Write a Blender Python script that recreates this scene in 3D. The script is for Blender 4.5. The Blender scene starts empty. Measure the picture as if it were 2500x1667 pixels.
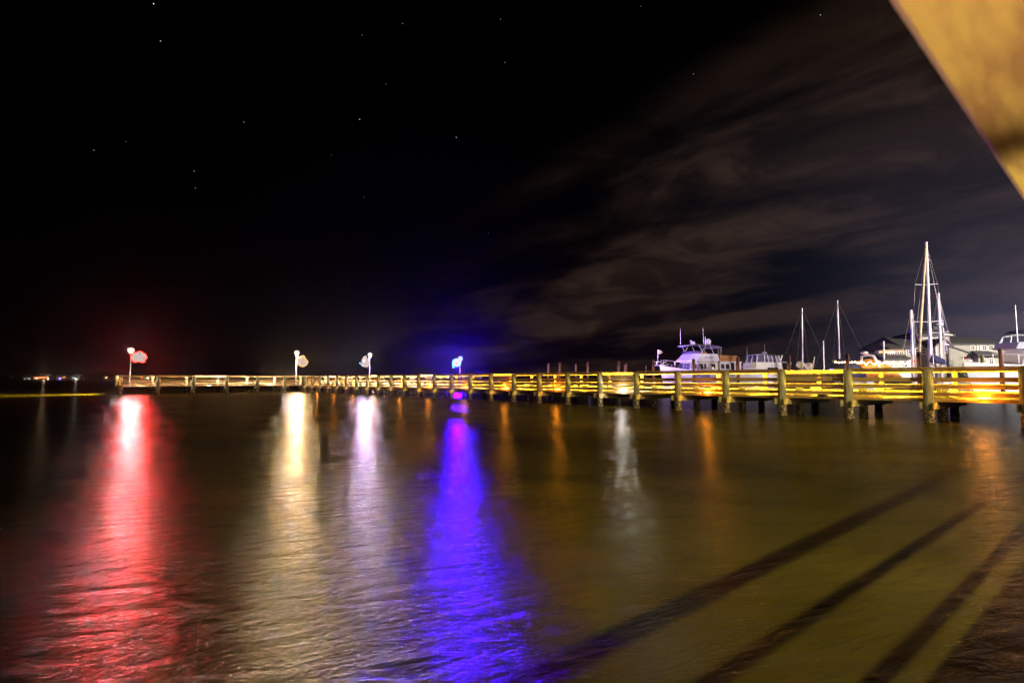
import bpy, bmesh, math, random
from mathutils import Vector, Matrix
R = math.radians
random.seed(7)
sc = bpy.context.scene
COL = sc.collection
# ------------------------------------------------------------------ camera
FPX, H0 = 1330.0, 1.49
PITCH = math.atan(92.0 / FPX)
cd = bpy.data.cameras.new('camera'); cam = bpy.data.objects.new('camera', cd); COL.objects.link(cam)
cd.sensor_width = 36; cd.lens = 36 * FPX / 2500; cd.clip_start = 0.02; cd.clip_end = 20000
cam.location = (0, 0, H0); cam.rotation_euler = (R(90) + PITCH, 0, 0)
cd.dof.use_dof = True; cd.dof.focus_distance = 26; cd.dof.aperture_fstop = 3.2
sc.camera = cam
sc.view_settings.view_transform = 'Standard'; sc.view_settings.look = 'None'
sc.view_settings.exposure = 0; sc.view_settings.gamma = 1
sc.cycles.use_denoising = True
sc.cycles.max_bounces = 5; sc.cycles.volume_bounces = 0; sc.cycles.transparent_max_bounces = 6
sc.cycles.sample_clamp_indirect = 4; sc.cycles.sample_clamp_direct = 0
sc.cycles.use_light_tree = True
sc.cycles.blur_glossy = 0.5

def at(px, py, D):
    """point of the place whose depth is D, measured off the photograph"""
    v = (833.5 - py) / FPX
    yw = math.cos(PITCH) - v * math.sin(PITCH); zw = math.sin(PITCH) + v * math.cos(PITCH)
    s = D / yw
    return Vector(((px - 1250) / FPX * s, D, H0 + zw * s))

# ------------------------------------------------------------------ materials
def nt(name):
    m = bpy.data.materials.new(name); m.use_nodes = True
    t = m.node_tree; t.nodes.clear()
    return m, t, t.nodes.new('ShaderNodeOutputMaterial')
def N(t, kind, **kw):
    n = t.nodes.new(kind)
    for k, v in kw.items():
        if k in n.inputs: n.inputs[k].default_value = v
        else: setattr(n, k, v)
    return n
def ramp(t, fac, stops):
    r = t.nodes.new('ShaderNodeValToRGB'); e = r.color_ramp.elements
    while len(e) > 1: e.remove(e[0])
    e[0].position = stops[0][0]; e[0].color = (*stops[0][1], 1)
    for p, c in stops[1:]:
        q = e.new(p); q.color = (*c, 1)
    t.links.new(fac, r.inputs[0]); return r.outputs[0]
def mat(name, c1, c2=None, rough=.6, scale=(6, 6, 6), detail=5, bump=.1, metal=0, lo=.35, hi=.65, spec=.5):
    m, t, o = nt(name)
    p = t.nodes.new('ShaderNodeBsdfPrincipled'); t.links.new(p.outputs[0], o.inputs[0])
    p.inputs['Roughness'].default_value = rough; p.inputs['Metallic'].default_value = metal
    p.inputs['Specular IOR Level'].default_value = spec
    tc = t.nodes.new('ShaderNodeTexCoord'); mp = t.nodes.new('ShaderNodeMapping')
    mp.inputs['Scale'].default_value = scale
    t.links.new(tc.outputs['Object'], mp.inputs[0])
    nz = N(t, 'ShaderNodeTexNoise', Scale=1.0, Detail=detail); t.links.new(mp.outputs[0], nz.inputs[0])
    if c2 is None: c2 = tuple(x * .8 for x in c1)
    t.links.new(ramp(t, nz.outputs[0], [(lo, c2), (hi, c1)]), p.inputs['Base Color'])
    if bump:
        b = N(t, 'ShaderNodeBump', Strength=bump, Distance=.02); t.links.new(nz.outputs[0], b.inputs['Height'])
        t.links.new(b.outputs[0], p.inputs['Normal'])
    return m
def emis(name, c, s):
    m, t, o = nt(name); e = N(t, 'ShaderNodeEmission', Strength=s); e.inputs[0].default_value = (*c, 1)
    t.links.new(e.outputs[0], o.inputs[0]); return m
def wood(name, c1, c2, dark, ax):
    """boards: long grain along local axis ax, knots and dark weather stains"""
    m, t, o = nt(name)
    p = t.nodes.new('ShaderNodeBsdfPrincipled'); t.links.new(p.outputs[0], o.inputs[0])
    p.inputs['Roughness'].default_value = .75; p.inputs['Specular IOR Level'].default_value = .25
    tc = t.nodes.new('ShaderNodeTexCoord'); mp = t.nodes.new('ShaderNodeMapping')
    s = [34, 34, 34]; s[ax] = 1.6; mp.inputs['Scale'].default_value = s
    t.links.new(tc.outputs['Object'], mp.inputs[0])
    g = N(t, 'ShaderNodeTexNoise', Scale=1.0, Detail=6); t.links.new(mp.outputs[0], g.inputs[0])
    mp2 = t.nodes.new('ShaderNodeMapping'); s2 = [9, 9, 9]; s2[ax] = 1.1; mp2.inputs['Scale'].default_value = s2
    t.links.new(tc.outputs['Object'], mp2.inputs[0])
    st = N(t, 'ShaderNodeTexNoise', Scale=1.0, Detail=3); t.links.new(mp2.outputs[0], st.inputs[0])
    vo = N(t, 'ShaderNodeTexVoronoi', Scale=2.6); t.links.new(tc.outputs['Object'], vo.inputs[0])
    base = ramp(t, g.outputs[0], [(.3, c2), (.65, c1)])
    mx = N(t, 'ShaderNodeMix', data_type='RGBA'); mx.inputs[7].default_value = (*dark, 1)
    t.links.new(base, mx.inputs[6]); t.links.new(ramp(t, st.outputs[0], [(.5, (0, 0, 0)), (.75, (.75,) * 3)]), mx.inputs[0])
    mk = N(t, 'ShaderNodeMix', data_type='RGBA'); mk.inputs[7].default_value = (dark[0] * .4, dark[1] * .4, dark[2] * .4, 1)
    t.links.new(mx.outputs[2], mk.inputs[6]); t.links.new(ramp(t, vo.outputs[0], [(.05, (1,) * 3), (.09, (0,) * 3)]), mk.inputs[0])
    t.links.new(mk.outputs[2], p.inputs['Base Color'])
    b = N(t, 'ShaderNodeBump', Strength=.35, Distance=.01); t.links.new(g.outputs[0], b.inputs['Height'])
    t.links.new(b.outputs[0], p.inputs['Normal'])
    return m
def piling_mat():
    m, t, o = nt('weathered_piling')
    p = t.nodes.new('ShaderNodeBsdfPrincipled'); t.links.new(p.outputs[0], o.inputs[0])
    p.inputs['Roughness'].default_value = .85; p.inputs['Specular IOR Level'].default_value = .2
    tc = t.nodes.new('ShaderNodeTexCoord'); mp = t.nodes.new('ShaderNodeMapping'); mp.inputs['Scale'].default_value = (22, 22, 2.5)
    t.links.new(tc.outputs['Object'], mp.inputs[0])
    g = N(t, 'ShaderNodeTexNoise', Scale=1.0, Detail=6); t.links.new(mp.outputs[0], g.inputs[0])
    wc = ramp(t, g.outputs[0], [(.3, (.13, .115, .06)), (.7, (.34, .31, .17))])
    bn = N(t, 'ShaderNodeTexNoise', Scale=17.0, Detail=4, Roughness=.7); t.links.new(tc.outputs['Object'], bn.inputs[0])
    bc = ramp(t, bn.outputs[0], [(.42, (.035, .022, .012)), (.55, (.16, .12, .07)), (.66, (.6, .52, .4))])
    sx = t.nodes.new('ShaderNodeSeparateXYZ'); t.links.new(tc.outputs['Object'], sx.inputs[0])
    ad = N(t, 'ShaderNodeMath', operation='MULTIPLY_ADD'); ad.inputs[1].default_value = .5
    t.links.new(bn.outputs[0], ad.inputs[0]); t.links.new(sx.outputs[2], ad.inputs[2])
    fac = ramp(t, ad.outputs[0], [(.58, (1,) * 3), (.72, (0,) * 3)])
    mx = N(t, 'ShaderNodeMix', data_type='RGBA'); t.links.new(fac, mx.inputs[0]); t.links.new(wc, mx.inputs[6]); t.links.new(bc, mx.inputs[7])
    t.links.new(mx.outputs[2], p.inputs['Base Color'])
    b = N(t, 'ShaderNodeBump', Strength=.5, Distance=.03); t.links.new(bn.outputs[0], b.inputs['Height']); t.links.new(b.outputs[0], p.inputs['Normal'])
    return m
M = {}
M['board'] = wood('board_wood', (.46, .29, .10), (.27, .16, .055), (.10, .055, .02), 0)
M['beam'] = wood('beam_wood', (.40, .31, .15), (.22, .16, .07), (.09, .06, .025), 1)
M['deck'] = wood('deck_planks', (.42, .28, .12), (.25, .16, .07), (.12, .07, .03), 1)
M['pile'] = piling_mat()
M['dockpile'] = mat('mooring_pile_wood', (.30, .15, .10), (.14, .07, .05), .85, (18, 18, 2), bump=.3)
M['greenpile'] = mat('green_pile_wood', (.26, .30, .12), (.15, .17, .07), .85, (18, 18, 2), bump=.3)
M['cone'] = mat('black_cap', (.02, .02, .022), rough=.4)
M['white'] = mat('white_gelcoat', (.78, .77, .76), (.70, .69, .68), .25, (1.5, 1.5, 1.5), bump=0)
M['cream'] = mat('cream_paint', (.72, .70, .62), (.6, .58, .52), .4, (2, 2, 2), bump=0)
M['navy'] = mat('navy_canvas', (.02, .025, .09), (.012, .014, .05), .8, (9, 9, 9), bump=.2)
M['tan'] = mat('tan_canvas', (.42, .20, .06), (.34, .15, .04), .85, (4, 4, 4), bump=.3)
M['orange'] = mat('orange_canvas', (.75, .33, .04), (.55, .22, .03), .8, (5, 5, 5), bump=.3)
M['glass'] = mat('dark_glass', (.02, .02, .035), (.012, .012, .02), .06, bump=0)
M['vinyl'] = mat('clear_vinyl', (.20, .17, .30), (.05, .04, .09), .12, (.9, .9, 1.6), bump=.3)
M['metal'] = mat('aluminium_spar', (.72, .68, .66), (.6, .56, .54), .4, (3, 3, .8), metal=.3, bump=0)
M['gold'] = mat('furled_sail_cloth', (.66, .56, .32), (.5, .42, .2), .8, (4, 4, 3), bump=.3)
M['pole'] = mat('lamp_pole_paint', (.42, .40, .40), rough=.5, bump=0)
M['wire'] = mat('rigging_wire', (.35, .32, .34), rough=.4, metal=.6, bump=0)
M['black'] = mat('black_rubber', (.015, .015, .015), rough=.7, bump=0)
M['roof'] = mat('roof_shingle', (.10, .095, .10), (.055, .052, .058), .8, (2, 8, 8), bump=.4)
M['siding'] = mat('grey_clapboard', (.30, .28, .25), (.25, .23, .205), .75, (1.2, 1.2, 14), bump=.5)
M['batten'] = mat('grey_vertical_siding', (.26, .25, .21), (.20, .19, .16), .75, (9, 1, .6), bump=.5)
M['trim'] = mat('white_trim_paint', (.66, .64, .60), rough=.5, bump=0)
M['quay'] = mat('quay_concrete', (.22, .20, .18), (.14, .13, .12), .9, (1, 1, 1))
M['shrub'] = mat('evergreen_leaf', (.035, .05, .02), (.015, .022, .01), .8)
M['bark'] = mat('bare_bark', (.16, .12, .09), rough=.9)
M['shore'] = mat('dark_woodland', (.006, .007, .005), rough=.9)
M['lampwhite'] = emis('lamp_globe_glow', (1, .84, .72), .95)
M['lamplilac'] = emis('lamp_globe_lilac_glow', (1, .86, .80), .95)
M['ledwhite'] = emis('led_panel_glow', (1, .76, .70), .62)
M['ledred'] = emis('led_red_rope', (1, .03, .02), 4)
M['ledgold'] = emis('led_gold_rope', (1, .50, .08), 1.6)
M['ledblue'] = emis('led_blue_rope', (.10, .45, 1), 2.5)
M['ledcream'] = emis('led_cream_rope', (1, .86, .78), 1.1)
M['ledcyan'] = emis('led_cyan_panel', (.9, .9, .78), 1.0)
M['deckyellow'] = emis('deck_light_amber', (1, .55, .12), 9)
M['deckwhite'] = emis('deck_light_white', (1, .88, .75), 14)
M['winorange'] = emis('window_glow_orange', (1, .45, .10), 1.6)
M['winyellow'] = emis('window_glow_yellow', (1, .8, .25), 1.0)
M['winred'] = emis('window_glow_red', (.5, .03, .05), .5)
M['winblue'] = emis('window_glow_blue', (.2, .22, .6), .5)
M['eavelight'] = emis('eave_strip_glow', (1, .82, .66), 2.0)
M['bulb'] = emis('string_bulb_glow', (1, .62, .28), 10)
M['redlamp'] = emis('red_signal_glow', (1, .02, .01), 4)
M['bluelamp'] = emis('blue_signal_glow', (.15, .12, 1), 6)
M['greenlamp'] = emis('green_signal_glow', (.02, .5, .05), 2)
M['coldglow'] = emis('cold_reflection_glow', (.5, .6, 1), 5)

# ------------------------------------------------------------------ mesh builder
class MB:
    def __init__(s): s.v, s.f = [], []
    def add(s, vs, fs):
        b = len(s.v); s.v += [Vector(v) for v in vs]; s.f += [tuple(b + i for i in f) for f in fs]; return s
    def box(s, x0, x1, y0, y1, z0, z1):
        return s.add([(x, y, z) for x in (x0, x1) for y in (y0, y1) for z in (z0, z1)],
                     [(0, 1, 3, 2), (4, 6, 7, 5), (0, 4, 5, 1), (2, 3, 7, 6), (0, 2, 6, 4), (1, 5, 7, 3)])
    def bbox(s, x0, x1, y0, y1, z0, z1, c=.008):
        """box with chamfered long edges along x"""
        pr = [(y0 + c, z0), (y1 - c, z0), (y1, z0 + c), (y1, z1 - c), (y1 - c, z1), (y0 + c, z1), (y0, z1 - c), (y0, z0 + c)]
        n = 8; vs = [(x0, *p) for p in pr] + [(x1, *p) for p in pr]
        return s.add(vs, [(i, (i + 1) % n, n + (i + 1) % n, n + i) for i in range(n)] + [tuple(range(n))[::-1], tuple(range(n, 2 * n))])
    def tube(s, pts, r, n=8, r1=None, caps=True):
        pts = [Vector(p) for p in pts]; m = len(pts); rs = [r + ((r1 if r1 is not None else r) - r) * i / max(1, m - 1) for i in range(m)]
        vs = []
        for i, p in enumerate(pts):
            d = (pts[min(i + 1, m - 1)] - pts[max(i - 1, 0)]).normalized()
            u = d.cross(Vector((0, 0, 1)));
            if u.length < .05: u = d.cross(Vector((0, 1, 0)))
            u.normalize(); w = d.cross(u)
            vs += [p + (u * math.cos(a) + w * math.sin(a)) * rs[i] for a in (2 * math.pi * k / n for k in range(n))]
        fs = [(i * n + k, i * n + (k + 1) % n, (i + 1) * n + (k + 1) % n, (i + 1) * n + k) for i in range(m - 1) for k in range(n)]
        if caps: fs += [tuple(range(n))[::-1], tuple(range((m - 1) * n, m * n))]
        return s.add(vs, fs)
    def ball(s, c, r, n=10, m=7, sz=1.0, sx=1.0):
        vs = [(c[0], c[1], c[2] - r * sz)]
        for j in range(1, m):
            a = -math.pi / 2 + math.pi * j / m
            vs += [(c[0] + r * sx * math.cos(a) * math.cos(2 * math.pi * k / n), c[1] + r * math.cos(a) * math.sin(2 * math.pi * k / n), c[2] + r * sz * math.sin(a)) for k in range(n)]
        vs.append((c[0], c[1], c[2] + r * sz))
        fs = [(0, 1 + (k + 1) % n, 1 + k) for k in range(n)]
        for j in range(m - 2): fs += [(1 + j * n + k, 1 + j * n + (k + 1) % n, 1 + (j + 1) * n + (k + 1) % n, 1 + (j + 1) * n + k) for k in range(n)]
        L = len(vs) - 1; fs += [(L, 1 + (m - 2) * n + k, 1 + (m - 2) * n + (k + 1) % n) for k in range(n)]
        return s.add(vs, fs)
    def prism(s, poly, y0, y1):
        """polygon in x,z extruded along y"""
        n = len(poly); vs = [(x, y0, z) for x, z in poly] + [(x, y1, z) for x, z in poly]
        return s.add(vs, [(i, (i + 1) % n, n + (i + 1) % n, n + i) for i in range(n)] + [tuple(range(n))[::-1], tuple(range(n, 2 * n))])
    def loft(s, rings, close=True):
        n = len(rings[0]); vs = [p for r in rings for p in r]
        fs = [(i * n + k, i * n + (k + 1) % n, (i + 1) * n + (k + 1) % n, (i + 1) * n + k) for i in range(len(rings) - 1) for k in range(n if close else n - 1)]
        if close: fs += [tuple(range(n))[::-1], tuple(range((len(rings) - 1) * n, len(rings) * n))]
        return s.add(vs, fs)
    def build(s, name, m, parent=None, smooth=False, loc=None, rz=0):
        me = bpy.data.meshes.new(name); me.from_pydata([tuple(v) for v in s.v], [], s.f)
        bm = bmesh.new(); bm.from_mesh(me); bmesh.ops.recalc_face_normals(bm, faces=bm.faces); bm.to_mesh(me); bm.free()
        me.materials.append(m); me.update()
        if smooth: me.polygons.foreach_set('use_smooth', [True] * len(me.polygons))
        o = bpy.data.objects.new(name, me); COL.objects.link(o)
        if parent: o.parent = parent
        if loc is not None: o.location = loc; o.rotation_euler = (0, 0, rz)
        return o
def tag(o, label=None, cat=None, group=None, kind=None):
    if label: o['label'] = label
    if cat: o['category'] = cat
    if group: o['group'] = group
    if kind: o['kind'] = kind
    return o
def thing(name, label, cat, loc=(0, 0, 0), rz=0, group=None):
    o = bpy.data.objects.new(name, None); COL.objects.link(o); o.location = loc; o.rotation_euler = (0, 0, rz)
    return tag(o, label, cat, group)
def copy_tree(o, parent=None):
    c = o.copy(); COL.objects.link(c); c.parent = parent
    for ch in [x for x in bpy.data.objects if x.parent == o]: copy_tree(ch, c)
    return c
def plight(name, loc, col, power, r=.1):
    l = bpy.data.lights.new(name, 'POINT'); l.energy = power; l.color = col; l.shadow_soft_size = r
    o = bpy.data.objects.new(name, l); COL.objects.link(o); o.location = loc; return o
def slight(name, loc, target, col, power, r=.1, ang=90, blend=.3):
    l = bpy.data.lights.new(name, 'SPOT'); l.energy = power; l.color = col; l.shadow_soft_size = r; l.spot_size = R(ang); l.spot_blend = blend
    o = bpy.data.objects.new(name, l); COL.objects.link(o); o.location = loc
    o.rotation_euler = (Vector(target) - Vector(loc)).to_track_quat('-Z', 'Y').to_euler(); return o

# ------------------------------------------------------------------ water, shore
def water_mat():
    m, t, o = nt('creek_water')
    tc = t.nodes.new('ShaderNodeTexCoord')
    def noise(scale, rot, sc_, det=3, rough=.55):
        m0 = t.nodes.new('ShaderNodeMapping'); m0.inputs['Rotation'].default_value = (0, 0, R(rot)); t.links.new(tc.outputs['Object'], m0.inputs[0])
        mp = t.nodes.new('ShaderNodeMapping'); mp.inputs['Scale'].default_value = scale
        t.links.new(m0.outputs[0], mp.inputs[0])
        n = N(t, 'ShaderNodeTexNoise', Scale=sc_, Detail=det, Roughness=rough, Distortion=.4); t.links.new(mp.outputs[0], n.inputs[0]); return n.outputs[0]
    a = noise((1, 3.0, 1), -20, 2.0, 8, .60)
    c = noise((1, 2.4, 1), -8, 17.0, 4, .62)
    add2 = N(t, 'ShaderNodeMath', operation='MULTIPLY_ADD'); add2.inputs[1].default_value = .13
    t.links.new(c, add2.inputs[0]); t.links.new(a, add2.inputs[2])
    bp = N(t, 'ShaderNodeBump', Strength=1.0, Distance=.058); t.links.new(add2.outputs[0], bp.inputs['Height'])
    gl = N(t, 'ShaderNodeBsdfGlossy', Roughness=.21); gl.distribution = 'BECKMANN'; gl.inputs[0].default_value = (.36, .36, .36, 1)
    t.links.new(bp.outputs[0], gl.inputs['Normal'])
    silt = noise((1, 1.6, 1), 20, .35, 4)
    df = t.nodes.new('ShaderNodeBsdfDiffuse'); t.links.new(ramp(t, silt, [(.35, (.042, .031, .002)), (.7, (.082, .064, .009))]), df.inputs[0])
    t.links.new(bp.outputs[0], df.inputs['Normal'])
    fr = N(t, 'ShaderNodeFresnel', IOR=1.333); t.links.new(bp.outputs[0], fr.inputs['Normal'])
    mx = t.nodes.new('ShaderNodeMixShader'); t.links.new(fr.outputs[0], mx.inputs[0]); t.links.new(df.outputs[0], mx.inputs[1]); t.links.new(gl.outputs[0], mx.inputs[2])
    t.links.new(mx.outputs[0], o.inputs[0]); return m
w = MB().add([(-7000, -400, 0), (7000, -400, 0), (7000, 9000, 0), (-7000, 9000, 0)], [(0, 1, 2, 3)]).build('water', water_mat()); tag(w, 'dark rippled creek water', kind='structure')
del w['label']

# far shore: low wooded land with an uneven tree line
def shore(name, y, x0, x1, step, h0, h1, seed):
    rr = random.Random(seed); mb = MB(); xs = []; x = x0
    while x < x1: xs.append(x); x += step * rr.uniform(.5, 1.4)
    top = [h0 + (h1 - h0) * rr.random() for _ in xs]
    rings = [[(x, y - 30, -1), (x, y - 8, h * .5 + .6), (x, y + 6, h), (x, y + 60, -1)] for x, h in zip(xs, top)]
    mb.loft(rings, close=True); o = mb.build(name, M['shore']); tag(o, kind='structure'); return o
shore('far_shore', 760, -1500, 500, 9, 2.0, 5.5, 3)
shore('terrain', 1700, -500, 2600, 30, 6, 14, 5)

# ------------------------------------------------------------------ fishing pier
NV = Vector((-.639, .769, 0)).normalized(); DV = Vector((.769, .639, 0)).normalized()
P0 = Vector((16.04, 17.07, 0)); BAY = 2.49
AZ = math.atan2(NV.y, NV.x)             # local x runs along the pier, local y to the camera-side (negative = far side)
def pier_pt(m, u, z): return P0 + NV * m + DV * u + Vector((0, 0, z))
pier = thing('fishing_pier', 'long straight wooden fishing pier with board railings crossing from the right edge', 'pier', P0, AZ)
# local frame: x = along pier, y = -u (DV is -90 deg from NV)
S = [(.80, 0)]
def pile_mesh(zt, r=.15, zb=-1.5, wob=0):
    mb = MB(); zs = [zb, 0, .25, .5, .8, 1.2, zt - .02, zt]; n = 14; rings = []
    rr = random.Random(int(zt * 1000) + wob)
    for i, z in enumerate(zs):
        k = r * (1.06 if z < .5 else 1.0) * (.93 if i == len(zs) - 1 else 1)
        rings.append([(k * (1 + rr.uniform(-.03, .03)) * math.cos(2 * math.pi * j / n), k * (1 + rr.uniform(-.03, .03)) * math.sin(2 * math.pi * j / n), z) for j in range(n)])
    return mb.loft(rings)
def rail_boards(L, low, s, zoff=0):
    """boards of one bay, local x 0..L, s=+1: boards on the +u side (y negative)"""
    mb = MB(); y0, y1 = (-.205, -.165) if s > 0 else (.165, .205)
    j = lambda: random.uniform(-.006, .006)
    for z0, z1 in ((1.40, 1.55), (1.155, 1.30), (.905, 1.03), (.71, .815)): a = j(); mb.bbox(.012, L - .012, y0, y1, z0 + a, z1 + a)
    if low: mb.bbox(.012, L - .012, y0, y1, 1.575, 1.655)
    else: mb.bbox(.012, L - .012, y0, y1, 1.755, 1.865)
    return mb
def rail_cap(L, low, s):
    z = 1.66 if low else 1.87
    mb = MB(); y0, y1 = (-.33, -.10) if s > 0 else (.10, .33)
    mb.bbox(.004, L - .004, y0, y1, z, z + .042); return mb
def add_rail(root, x, y, L, low, s, rz=0, inner_post=True):
    sec = rail_boards(L, low, s).build('railing_section', M['board'], root, loc=(x, y, 0), rz=rz)
    rail_cap(L, low, s).build('cap_rail', M['board'], sec)
    return sec
NB = 26
W = 4.1
for k in range(-2, NB + 1):
    x = k * BAY
    ztop = 1.86 + random.uniform(-.015, .01)
    pile_mesh(ztop, .155, wob=k).build('piling', M['pile'], pier, smooth=False, loc=(x, 0, 0))
    for u, r in ((1.55, .15), (3.3, .14)):
        pile_mesh(.52, r, wob=k * 3 + int(u)).build('inner_piling', M['pile'], pier, loc=(x + random.uniform(-.05, .05), -u, 0))
    # paired cap beams clasp the pilings and stick out past them
    mb = MB()
    for dx in (-.205, .165): mb.box(x + dx, x + dx + .04, -4.45, .30, .46, .70)
    mb.build('cap_beam', M['beam'], pier)
    mb = MB(); mb.box(x - .07, x + .07, -W + .20, -W + .34, .40, 1.86); mb.build('far_rail_post', M['board'], pier)
    if k < NB:
        low = (k % 4 == 2)
        add_rail(pier, x, 0, BAY, low, +1)
        add_rail(pier, x, -W, BAY, False, -1)
# stringers and planks
mb = MB()
for u in (.42, 1.4, 2.6, 3.7): mb.box(-2 * BAY, NB * BAY, -u - .04, -u + .04, .70, .775)
mb.build('stringer', M['beam'], pier)
mb = MB(); x = -2 * BAY
while x < NB * BAY: mb.box(x + .003, x + .137, -W + .16, -.21, .775, .812 + random.uniform(0, .003)); x += .14
mb.build('deck', M['deck'], pier)

# pier head: the cross arm at the far end
A = Vector((-39.7, 55.4, 0)); AT = math.atan2(DV.y, DV.x)
head = thing('pier_head', 'wide cross arm of the fishing pier at its far end, lit by tall globe lamps', 'pier head', A, AT)
# local x = along DV, local y = along NV (away from camera)
TS = [0, 3.24, 6.5, 9.79, 13.04, 16.1, 18.3]
TS2 = [22.6 + 3.25 * i for i in range(8)]
TW = 4.6; TEND = TS2[-1]
def head_post(x, y, zt=1.86): pile_mesh(zt, .16, wob=int(x * 7 + y)).build('piling', M['pile'], head, loc=(x, y, 0))
for x in TS + TS2: head_post(x, 0)
for seg in (TS, TS2):
    for i in range(len(seg) - 1): add_rail(head, seg[i], 0, seg[i + 1] - seg[i], (seg is TS and i == 2), -1)
farx = [3.25 * i for i in range(int(TEND / 3.25) + 1)]
for i, x in enumerate(farx):
    head_post(x, TW)
    mb = MB()
    for dx in (-.205, .165): mb.box(x + dx, x + dx + .04, -.3, TW + .3, .46, .70)
    mb.build('cap_beam', M['beam'], head)
    pile_mesh(.52, .15, wob=i + 90).build('inner_piling', M['pile'], head, loc=(x, 1.5, 0))
    if i < len(farx) - 1: add_rail(head, x, TW, 3.25, False, +1)
add_rail(head, 0, TW, TW, False, -1, rz=-math.pi / 2).name = 'railing_section'
mb = MB(); x = 0.0
mb = MB(); mb.box(-.1, TEND, .21, TW - .21, .776, .813); mb.build('deck', M['deck'], head)
mb = MB()
for y in (.42, 2.3, 4.2): mb.box(0, TEND, y - .04, y + .04, .70, .775)
mb.build('stringer', M['beam'], head)
# little amber balls stacked on the end post, made to glow
rf = MB()
for z in (1.55, 1.27, 1.0): rf.ball((-.06, -.17, z), .07, 8, 6)
rf.build('amber_ball', emis('amber_ball_glow', (1, .45, .05), 1.5), head)

# ------------------------------------------------------------------ deck lights along the near rail
YEL = (1, .68, .06); WHT = (1, .90, .80)
glints = [.42, 2.4, 4.4, 6.4, 8.4, 10.4, 12.3, 14.35, 16.3, 18.3, 20.3, 22.3, 24.3]
ordn = ['nearest', 'second nearest', 'third nearest', 'fourth nearest', 'fifth nearest', 'sixth nearest', 'seventh nearest', 'eighth nearest', 'ninth nearest', 'tenth nearest', 'eleventh nearest', 'twelfth nearest', 'farthest']
def make_deck_light(white, lit=True):
    o = thing('deck_light', 'x', 'deck light', group='deck lights along the pier railing')
    MB().box(-.16, .16, -.30, -.06, .822, .845).build('housing', M['black'], o)
    MB().box(-.14, .14, -.29, -.07, .846, .888).build('lens', (M['deckwhite'] if white else M['deckyellow']) if lit else M['glass'], o)
    return o
proto_y, proto_w, proto_d = make_deck_light(False), make_deck_light(True), make_deck_light(False, False)
used = set()
for i, k in enumerate(glints):
    white = i == 3; pr = proto_w if white else proto_d if i == 1 else proto_y
    o = pr if pr.name not in used else copy_tree(pr)
    used.add(pr.name)
    o.location = pier_pt(k * BAY, 0, 0); o.rotation_euler = (0, 0, AZ)
    o['label'] = ('white glowing deck light low on the pier railing' if white else 'unlit deck light low on the pier railing, between the nearest and third nearest lamps' if i == 1
                  else 'amber glowing deck light low on the pier railing, %s of the row' % ordn[i])
    if i == 1: continue
    c = WHT if white else (1, .30, .015)
    plight('deck_lamp_outer', pier_pt(k * BAY, -.02, .86), c, (60 if white else 38) * (1.6 if i == 0 else 1), .05)
for k in [x + .5 for x in range(-1, 26)]:
    white = abs(k - 6.5) < .1
    c = WHT if white else YEL if k < 16 else (1, .82, .55)
    slight('far_rail_fill', pier_pt(k * BAY, 1.5, .967), pier_pt(k * BAY, 4.1, 1.1), c, 1350 if k < 16 else 3000, .03, 150, .3)  # spot added over the deck to brighten the far rail
    plight('deck_lamp_low', pier_pt(k * BAY, .262, .968), c, 170, .03)

# ------------------------------------------------------------------ lamp posts and light figures on the pier head
def head_pt(t, u, z): return A + DV * t + NV * u + Vector((0, 0, z))
def solve_t(px, u):
    a = (px - 1250) / FPX
    B = A + NV * u
    return (a * B.y - B.x) / (DV.x - a * DV.y)
LAMPS = [(319, 855, 1.2), (724, 861, 1.9), (903, 866, 1.7), (1123, 874, 2.2)]
lampinfo = []
names = ['white globe lamp on a thin pole beside the red light figure', 'white globe lamp on a thin pole beside the gold anchor figure',
         'white globe lamp on a thin pole beside the sailboat light figure', 'globe lamp on a thin pole beside the blue light figure']
for i, (px, py, u) in enumerate(LAMPS):
    t = solve_t(px, u); b = head_pt(t, u, 0); z = at(px, py, b.y).z
    o = thing('lamp_post', names[i], 'lamp post', (b.x, b.y, .81), 0, 'globe lamps on the pier head')
    hz = z - .81
    MB().tube([(0, 0, 0), (0, 0, hz - .5)], .055, 10, .045).tube([(0, 0, 0), (0, 0, .06)], .13, 12).build('pole', M['pole'], o)
    MB().tube([(0, 0, hz - .5), (0, 0, hz - .38)], .07, 10, .17).build('fitter', M['pole'], o)
    g = MB(); r = .30
    rings = []
    for a, rr_ in ((-.40, .13), (-.28, .20), (-.12, .28), (0, .31), (.12, .28), (.22, .19), (.28, .06)):
        rings.append([(rr_ * math.cos(2 * math.pi * j / 14), rr_ * math.sin(2 * math.pi * j / 14), hz + a) for j in range(14)])
    g.loft(rings).build('globe', M['lampwhite'] if i != 2 else M['lamplilac'], o, smooth=True)
    lampinfo.append((b, z))

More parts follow.
